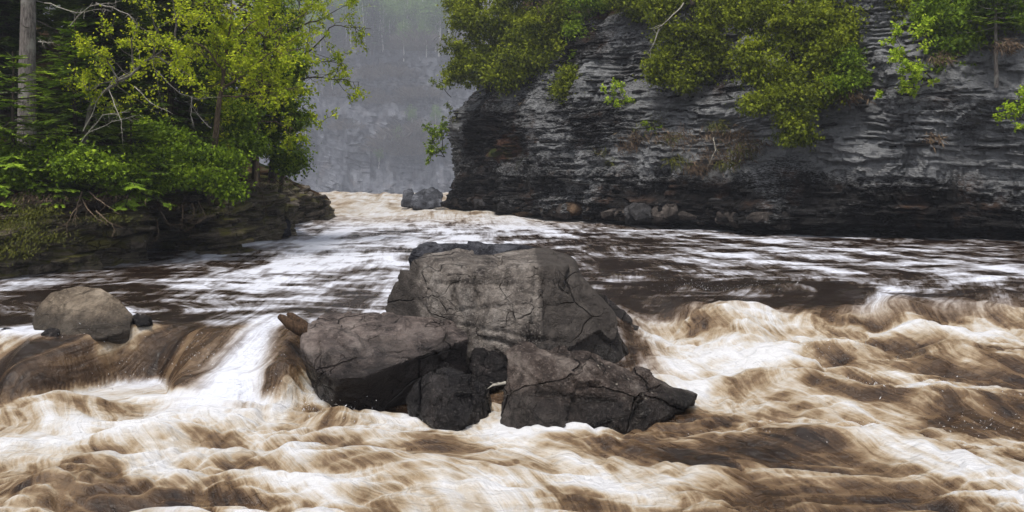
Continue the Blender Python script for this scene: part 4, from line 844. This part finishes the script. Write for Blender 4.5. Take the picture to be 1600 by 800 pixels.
px_broad('birch_tree', (250,290,24.5), [([(245,290,24.5),(250,200,24.4),(262,120,24.2),(270,50,24),(275,-30,24)], .08), ([(258,150,24.3),(225,120,24),(195,100,23.8)], .03), ([(262,120,24.2),(300,100,24),(330,90,23.8)], .03), ([(266,80,24.1),(235,50,23.8),(205,35,23.7)], .03), ([(268,60,24),(305,40,23.8),(335,20,23.7)], .03), ([(272,20,24),(240,-5,23.8),(215,-10,23.8)], .03), ([(255,170,24.3),(290,165,24),(315,175,23.9)], .025)],
    'leafy green birch set back between the leaning birch and the slim brown trunk', M['grassg'], 94, leaf=0.09, twigs=9, lpt=12, spread=0.9, tone=0.5)
px_broad('birch_tree', (405,290,24.0), [([(400,290,24),(402,200,23.8),(410,120,23.6),(418,50,23.4),(424,-30,23.4)], .07), ([(406,160,23.7),(440,140,23.2),(470,135,23)], .03), ([(412,100,23.6),(445,80,23.2),(478,75,23)], .03), ([(408,130,23.6),(380,110,23.2),(355,115,23)], .03), ([(416,60,23.5),(450,35,23.2),(480,20,23)], .03), ([(416,60,23.5),(385,40,23.2),(365,45,23)], .03), ([(403,190,23.8),(430,190,23.2),(455,200,23)], .025)],
    'bright leafy birch in front of the dense dark cedar', M['maple'], 95, leaf=0.085, twigs=9, lpt=12, spread=0.75, bark='root', tone=0.42)
px_broad('alder_tree', (440,300,27.5), [([(438,300,27.5),(445,200,27.2),(452,110,26.6),(465,40,26.2),(470,-20,26)], .09), ([(452,100,26.6),(490,75,25.8),(520,40,25.5),(560,42,25.2),(580,45,25)], .035), ([(463,45,26.2),(500,30,25.6),(530,15,25.4),(545,5,25.3)], .03), ([(450,130,26.7),(490,120,25.8),(530,125,25.5),(562,128,25.2)], .032), ([(455,110,26.6),(500,95,25.8),(540,100,25.5)], .028), ([(468,20,26),(505,-5,25.5),(560,-25,25)], .03), ([(447,180,27),(480,185,26),(502,190,25.8)], .022)],
    'alder reaching sparse leafy boughs over the gorge from the left', M['maple'], 93, leaf=0.09, twigs=7, lpt=9, spread=0.7, tone=0.45)
# tangles of bare twigs
dead_branch([[(130,205,18.8),(150,160,18.6),(190,110,18.4)],[(135,210,18.8),(175,190,18.4),(215,180,18.3)],[(170,140,18.5),(190,190,18.2),(192,225,18.2)],[(210,135,18.6),(235,160,18.3),(270,178,18.3)],[(125,225,18.6),(160,180,18.4),(200,175,18.3)]], 'tangle of bare grey twigs in front of the young firs', 101, 0.014, 16)
dead_branch([[(70,5,19.5),(120,20,19),(165,15,18.8)],[(110,40,19),(140,10,18.8),(180,5,18.7)],[(60,65,19.5),(90,66,19.2)],[(150,5,19),(200,22,18.6),(215,40,18.6)]], 'bare whitish dead boughs high up right of the thick bare trunk', 102, 0.016, 22)
dead_branch([[(245,110,19.5),(280,145,19.2),(310,155,19.2),(345,152,19.3)],[(300,150,19.2),(298,180,19.2),(302,200,19.2)],[(330,200,19.6),(310,180,19.4),(300,165,19.4)]], 'thin bare grey bough arching before the birch trunk', 103, 0.014, 14)
# roots hanging over the bank
for i, (paths, lab) in enumerate([
    ([[(128,300,18.2),(120,325,17.9),(118,345,17.8)],[(128,310,18.2),(140,330,17.8),(160,345,17.7)],[(140,300,18.3),(165,320,17.8),(185,335,17.8)],[(125,320,18),(112,335,17.8),(105,350,17.7)],[(150,330,17.8),(175,350,17.7),(180,362,17.7)]], 'brown roots gripping the layered rock under the small fir'),
    ([[(250,330,20.3),(262,350,20),(290,352,20)],[(285,320,20.3),(285,340,20),(284,358,20)],[(300,318,20.3),(303,335,20),(298,350,20)],[(310,315,20.4),(322,340,20),(300,355,19.9)],[(245,345,20.2),(248,365,20),(244,375,20)]], 'loose roots hanging in the dark hollow of the bank'),
    ([[(395,285,25.4),(410,300,25),(415,330,24.8)],[(430,280,26),(445,290,25.6),(462,305,25.6)],[(380,290,25),(365,300,24.8),(350,300,24.6)],[(440,275,27),(465,290,26.6),(485,305,26.5)]], 'roots and bare stems over the slanting rock at the right end of the bank')]):
    dead_branch(paths, lab, 110+i, 0.022, 9, 'root', 'tree_root', 'root')
tufts('bank_moss_grass', [(30,350,16.8,36,16,2.2),(60,330,17.2,30,10,1.5),(20,320,17.4,30,12,1.2),(170,340,18.2,40,8,1),(330,330,21,30,6,.6),(440,290,26,20,6,.6),(60,370,16.4,50,14,1),(20,390,15.6,30,16,.8)], M['moss'], 121, 0.09, 500)
tufts('bank_dry_grass', [(40,310,17.6,50,14,2),(150,310,18.8,50,10,1.6),(260,320,20.6,40,8,1.2),(400,285,25,30,8,1)], M['hay'], 122, 0.12, 300)

# ------------------------------------------------------------------ spray thrown up where the water breaks
def spray():
    r = np.random.default_rng(151); lv = Leaves(r); X, Y, Zw, f = RIV; ys = Y[:, 0]
    for (px, py, lv_, rx, n, up) in [(1085,455,0.66,0.35,160,0.16),(1180,462,0.62,0.5,120,0.08),(1300,545,0.35,0.6,100,0.06),(1480,612,0.15,0.8,120,0.07),(1290,685,0.0,0.6,90,0.06),(320,612,0.0,0.7,160,0.08),(210,600,0.0,0.8,120,0.07),(470,640,0.0,0.3,110,0.10),(520,650,0.0,0.4,120,0.08),(1550,655,0.1,0.4,120,0.10),(840,660,0.0,0.5,60,0.05)]:
        c = on(px, py, lv_)
        for q in range(n):
            x, y = c[0]+r.normal(0, rx), c[1]+r.normal(0, .16); i = int(np.clip(np.searchsorted(ys, y), 0, len(ys)-1)); j = int(np.clip(np.searchsorted(X[i], x), 0, X.shape[1]-1))
            p = np.array([[x, y, Zw[i, j]+r.exponential(up*0.5)]]); d = np.array([[r.normal(0, .5), r.normal(-.2, .4), r.normal(0.6, .6)]])
            lv.add(p, d, nrm(r.normal(size=(1, 3))), [r.exponential(0.012)+0.008], [0.006+0.006*r.random()], [r.random()])
    m = NT('water_spray'); mt = m.finish((0.45, 0.45, 0.46), 0.4, None, 0.4)
    tag(link('spray', lv.mesh('spray'), mt), kind='stuff')
spray()
# ------------------------------------------------------------------ driftwood
def driftwood():
    o = empty('driftwood_log', at(480, 520, 10.9), 'broken brown driftwood stub jammed left of the flat topped boulder', 'log'); base = at(480, 520, 10.9)
    r = np.random.default_rng(131); tb = Tubes()
    P = np.array([at(436,494,11.0), at(450,503,10.95), at(466,513,10.95), at(495,528,10.95)])-base; tb.add(np.concatenate([wob(P[i], P[i+1], 4, 0.03, r)[:-1] for i in range(3)]+[P[-1:]]), [0.035, .05, .06, .07, .08, .085, .09, .09, .09, .09], 9)
    a = link('trunk', tb.mesh('trunk'), M['wood'], o); tb = Tubes()
    P = np.array([at(449,490,11.05), at(462,500,11.0), at(490,520,11.0)])-base; tb.add(np.concatenate([wob(P[i], P[i+1], 4, 0.03, r)[:-1] for i in range(2)]+[P[-1:]]), [0.02, .05, .06, .065, .07, .07, .07], 8)
    link('side_branch', tb.mesh('side_branch'), M['wood'], o)
driftwood()
dead_branch([[(790,598,9.35),(770,602,9.3),(762,607,9.3)]], 'short bare stick lodged between the round and the wedge shaped boulder', 141, 0.02, 1, 'twig', 'driftwood_stick', 'stick')

# ------------------------------------------------------------------ woods behind: shared crowns, each tree an object of its own
def far_broad(seed):
    r = np.random.default_rng(seed); lv = Leaves(r); n = 70
    O = nrm(r.normal(size=(n, 3))); C = np.array([0, 0, 7.5])+O*r.uniform(0.3, 1, n)[:, None]*np.array([2.6, 2.6, 4.2]); k = 32
    p = np.repeat(C, k, 0)+r.normal(0, .55, (n*k, 3)); d = nrm(r.normal(size=(n*k, 3))); L = 0.34*r.uniform(0.6, 1.4, n*k)
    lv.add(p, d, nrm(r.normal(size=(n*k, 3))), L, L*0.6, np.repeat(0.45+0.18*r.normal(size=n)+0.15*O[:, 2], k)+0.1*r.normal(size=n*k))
    tb = Tubes(); tb.add(wob([0, 0, -1], [r.normal(0, .4), r.normal(0, .4), 11], 8, 0.02, r), np.linspace(0.17, 0.04, 8), 6)
    for i in range(8): tb.add(wob([0, 0, r.uniform(3, 8)], C[r.integers(n)], 6, 0.08, r), np.linspace(0.06, 0.015, 6), 4)
    return tb.mesh('trunk'), lv.mesh('crown')
def far_conifer(seed, h=13, rad=2.4, tr=0.2):
    r = np.random.default_rng(seed); lv = Leaves(r, True); z = 1.2
    while z < h:
        t = z/h; L0 = rad*(1-t)**0.8+0.15; nb = 9
        for b in range(nb):
            a = r.uniform(0, 6.28); L = L0*r.uniform(0.6, 1.1); m = int(8+L*9); q = r.uniform(0.1, 1, m)[:, None]; dr = np.array([math.cos(a), math.sin(a), -0.3+0.5*t])
            sd = np.array([-math.sin(a), math.cos(a), 0]); p = np.array([0, 0, z])+dr*L*q+sd*(1-q)*L*0.25*r.normal(size=(m, 1))
            d = nrm(dr+sd*r.normal(0, .8, (m, 1))+np.array([0, 0, -.2])); l = 0.42*r.uniform(0.6, 1.3, m)
            lv.add(p, d, np.cross(d, [0, 0, 1.0]), l, l*0.35, 0.3+0.4*q[:, 0]+0.13*r.normal(size=m))
        z += 0.36
    tb = Tubes(); tb.add(wob([0, 0, -1], [0, 0, h], 8, 0.006, r), np.linspace(tr, 0.02, 8), 6)
    return tb.mesh('trunk'), lv.mesh('crown')
def far_bare(seed):
    r = np.random.default_rng(seed); lv = Leaves(r); n = 900
    a = r.uniform(0, 6.28, n); rr = 1.6*np.sqrt(r.random(n)); p = np.stack([np.cos(a)*rr, np.sin(a)*rr, r.uniform(0, 1.6, n)*(1.2-rr/2.2)], -1)
    d = nrm(np.stack([np.cos(a)*0.6+r.normal(0, .4, n), np.sin(a)*0.6+r.normal(0, .4, n), r.uniform(0.2, 1.2, n)], -1)); L = 0.75*r.uniform(0.4, 1.3, n)
    lv.add(p, d, nrm(r.normal(size=(n, 3))), L, 0.055*np.ones(n), 0.5+0.2*r.normal(size=n)); return None, lv.mesh('twigs')
KIND = {'b': [far_broad(400+i) for i in range(3)], 'c': [far_conifer(410+i) for i in range(3)], 's': [far_bare(420+i) for i in range(2)]}
NM = {'b': 'broadleaf_tree', 'c': 'spruce_tree', 's': 'bare_shrub'}
LEAFM = {'b': ('farleaf', 'birch'), 'c': ('farcon', 'bark_d'), 's': ('brush', 'bark_d')}
NEAR = {}
def wood_tree(kind, v, loc, rz, sc, label, group, near=False):
    tm, cm = KIND[kind][v % len(KIND[kind])]
    key = (kind, v % len(KIND[kind]), near)
    if key not in NEAR:
        lm, bmx = LEAFM[kind]
        if near: lm, bmx = {'b': ('maple', 'bark_d'), 'c': ('fir_d', 'bark_d'), 's': ('brush', 'bark_d')}[kind]
        c2 = cm.copy(); c2.materials.append(M[lm]); t2 = None
        if tm: t2 = tm.copy(); t2.materials.append(M[bmx])
        NEAR[key] = (t2, c2)
    t2, c2 = NEAR[key]
    o = empty(NM[kind], loc, label, 'tree' if kind != 's' else 'shrub', group); o.rotation_euler.z = rz
    o.scale = (sc, sc, sc) if not hasattr(sc, '__len__') else sc
    if t2: link('trunk', t2, None, o)
    link('crown' if kind != 's' else 'twigs', c2, None, o); return o
def ground_z(o, x, y):
    P = SLOPE[o.name]; d = (P[:, 0]-x)**2+(P[:, 1]-y)**2; i = int(np.argmin(d)); return P[i, 2] if d[i] < (9 if o.name != 'far_cliff' else 400) else None
bpy.context.view_layer.update()
r_ = np.random.default_rng(501)
# far slope above the misty cliff
cnt = 0
for i in range(600):
    px = r_.uniform(455, 705); Y = r_.uniform(545, 700); x = (px-CX)/F*Y; z = ground_z(far_cliff, x, Y)
    if z is None: continue
    py = HY-(z-CZ)/Y*F
    if py > 118 or py < -30: continue
    k = 'bbcbs'[r_.integers(5)] if py < 85 else 's'
    lab = {'b': 'hazy pale green broadleaf tree on the misty far slope', 'c': 'hazy dark spruce on the misty far slope', 's': 'bare brown brush on the misty far slope'}[k]
    grp = {'b': 'broadleaf trees on the misty far slope', 'c': 'spruces on the misty far slope', 's': 'bare brush on the misty far cliff'}[k]
    wood_tree(k, int(r_.integers(3)), (x, Y, z-0.3), r_.uniform(0, 6), r_.uniform(2.2, 4.2) if k != 's' else (lambda q: (q*1.5, q*1.5, q))(r_.uniform(4.0, 7.5)), lab, grp); cnt += 1
    if cnt > 170: break
# brush and small green growth on the far cliff itself
def on_wall(A, px, py):
    P = A.reshape(-1, 3); u = CX+F*P[:, 0]/P[:, 1]; v = HY-F*(P[:, 2]-CZ)/P[:, 1]; d = (u-px)**2+(v-py)**2+((P[:, 1]-P[:, 1].min())*0.5); return P[np.argmin(d)]
for (px, py, sc) in [(615,225,2.0),(635,215,2.0),(655,230,1.8),(600,235,1.5),(640,240,1.6),(670,205,1.6),(590,115,1.6),(560,120,1.4),(620,120,1.8),(640,150,1.6),(540,200,1.2),(600,160,1.4),(520,150,1.3),(660,150,1.5),(575,150,1.3)]:
    wood_tree('s', int(px), on_wall(FA, px, py)-np.array([0, 0.8, 2.1]), px, (sc*5.7, sc*5.0, sc*3.3), 'bare brown brush on the misty far slope', 'bare brush on the misty far cliff')
for (px, py, sc) in [(620,205,0.28),(592,228,0.22),(680,175,0.3),(645,175,0.3),(665,60,0.5),(630,60,0.45),(520,110,0.3),(480,185,0.3)]:
    wood_tree('b', int(px), on_wall(FA, px, py+18)-np.array([0, 2.2, 6.0]), px, sc*5.4, 'small hazy green tree growing on the misty far cliff', 'small trees on the far cliff')
# pale birches seen as thin trunks through the mist
for i, (px, py, Y, hgt, ln, lab) in enumerate([(560,45,112,9,0.1,'thin pale straight trunk highest in the mist left of centre'),(497,75,104,8,-1.0,'pale trunk leaning left at the edge of the alder boughs'),(503,75,104.5,8,0.25,'pale trunk beside the leaning one at the edge of the alder boughs'),(597,30,118,7,0.0,'short pale trunk in the mist right of the straight one'),(674,50,116,6,0.1,'pale trunk in the mist next to the right headland'),(618,20,122,8,-0.8,'pale trunk leaning in the misty wood below the top edge')]):
    Y *= FK; hgt *= FK*0.8; p = at(px, py, Y); z = ground_z(far_cliff, p[0], Y); zb = min(p[2]-2, z if z is not None else p[2]-2); r = np.random.default_rng(600+i)
    o = empty('birch_tree', (p[0], Y, zb), lab, 'tree'); tb = Tubes(); H = p[2]-zb+hgt
    tp = wob([0, 0, -0.5], [ln*12, 0, H], 9, 0.01, r); tb.add(tp, np.linspace(0.8, 0.33, 9), 6)
    for k in range(7): q = tp[r.integers(4, 9)]; tb.add(wob(q, q+np.array([r.normal(0, 2.5), r.normal(0, 2.5), 4]), 5, 0.06, r), np.linspace(0.05, 0.015, 5), 4)
    link('trunk', tb.mesh('trunk'), M['birch'], o)
    lv = Leaves(r); n = 500; p2 = tp[-1]+np.array([0, 0, 6])+r.normal(0, 4.8, (n, 3)); L = 1.05*r.uniform(.6, 1.3, n); lv.add(p2, nrm(r.normal(size=(n, 3))), nrm(r.normal(size=(n, 3))), L, L*.6, 0.6+.2*r.normal(size=n)); link('crown', lv.mesh('crown'), M['farleaf'], o)
# woods on the slopes right behind the banks
def woods(wallobj, n, xr, yr, lab, grp, seed, zmin, kinds='cccb', scr=(0.6, 1.0)):
    r = np.random.default_rng(seed); c = 0
    for i in range(n*12):
        x, y = r.uniform(*xr), r.uniform(*yr); z = ground_z(wallobj, x, y)
        if z is None or z < zmin: continue
        k = kinds[r.integers(len(kinds))]
        wood_tree(k, int(r.integers(3)), (x, y, z-0.3), r.uniform(0, 6), r.uniform(*scr), lab[k], grp[k], True); c += 1
        if c >= n: break
woods(left_bank, 46, (-34, -10.5), (20, 48), {'c': 'dark spruce in the dense wood behind the left bank', 'b': 'leafy tree in the dense wood behind the left bank'}, {'c': 'spruces behind the left bank', 'b': 'leafy trees behind the left bank'}, 701, 3.6, 'cccccb', (0.6, 0.95))
woods(right_cliff, 34, (0, 34), (26, 60), {'c': 'dark spruce in the wood on top of the right cliff', 'b': 'leafy tree in the wood on top of the right cliff'}, {'c': 'spruces on top of the right cliff', 'b': 'leafy trees on top of the right cliff'}, 702, 10.5, 'cccb', (0.5, 0.85))

# ------------------------------------------------------------------ haze: the damp air of the gorge
def haze():
    bm = bmesh.new(); bmesh.ops.create_cube(bm, size=1.0)
    m = bpy.data.meshes.new('haze'); bm.to_mesh(m); bm.free()
    o = bpy.data.objects.new('haze', m); COL.objects.link(o)
    lo = np.array([-1010, -70, -33.5]); hi = np.array([1010, 1510, 600.0]); o.location = Vector((lo+hi)/2); o.scale = Vector(hi-lo)
    mt = bpy.data.materials.new('haze_air'); mt.use_nodes = True; t = mt.node_tree; t.nodes.clear()
    out = t.nodes.new('ShaderNodeOutputMaterial'); v = t.nodes.new('ShaderNodeVolumePrincipled')
    v.inputs['Color'].default_value = (0.80, 0.84, 0.95, 1); v.inputs['Density'].default_value = HAZE; v.inputs['Anisotropy'].default_value = 0.1
    t.links.new(v.outputs[0], out.inputs['Volume']); m.materials.append(mt); tag(o, kind='stuff')
HAZE = 0.00082
haze()
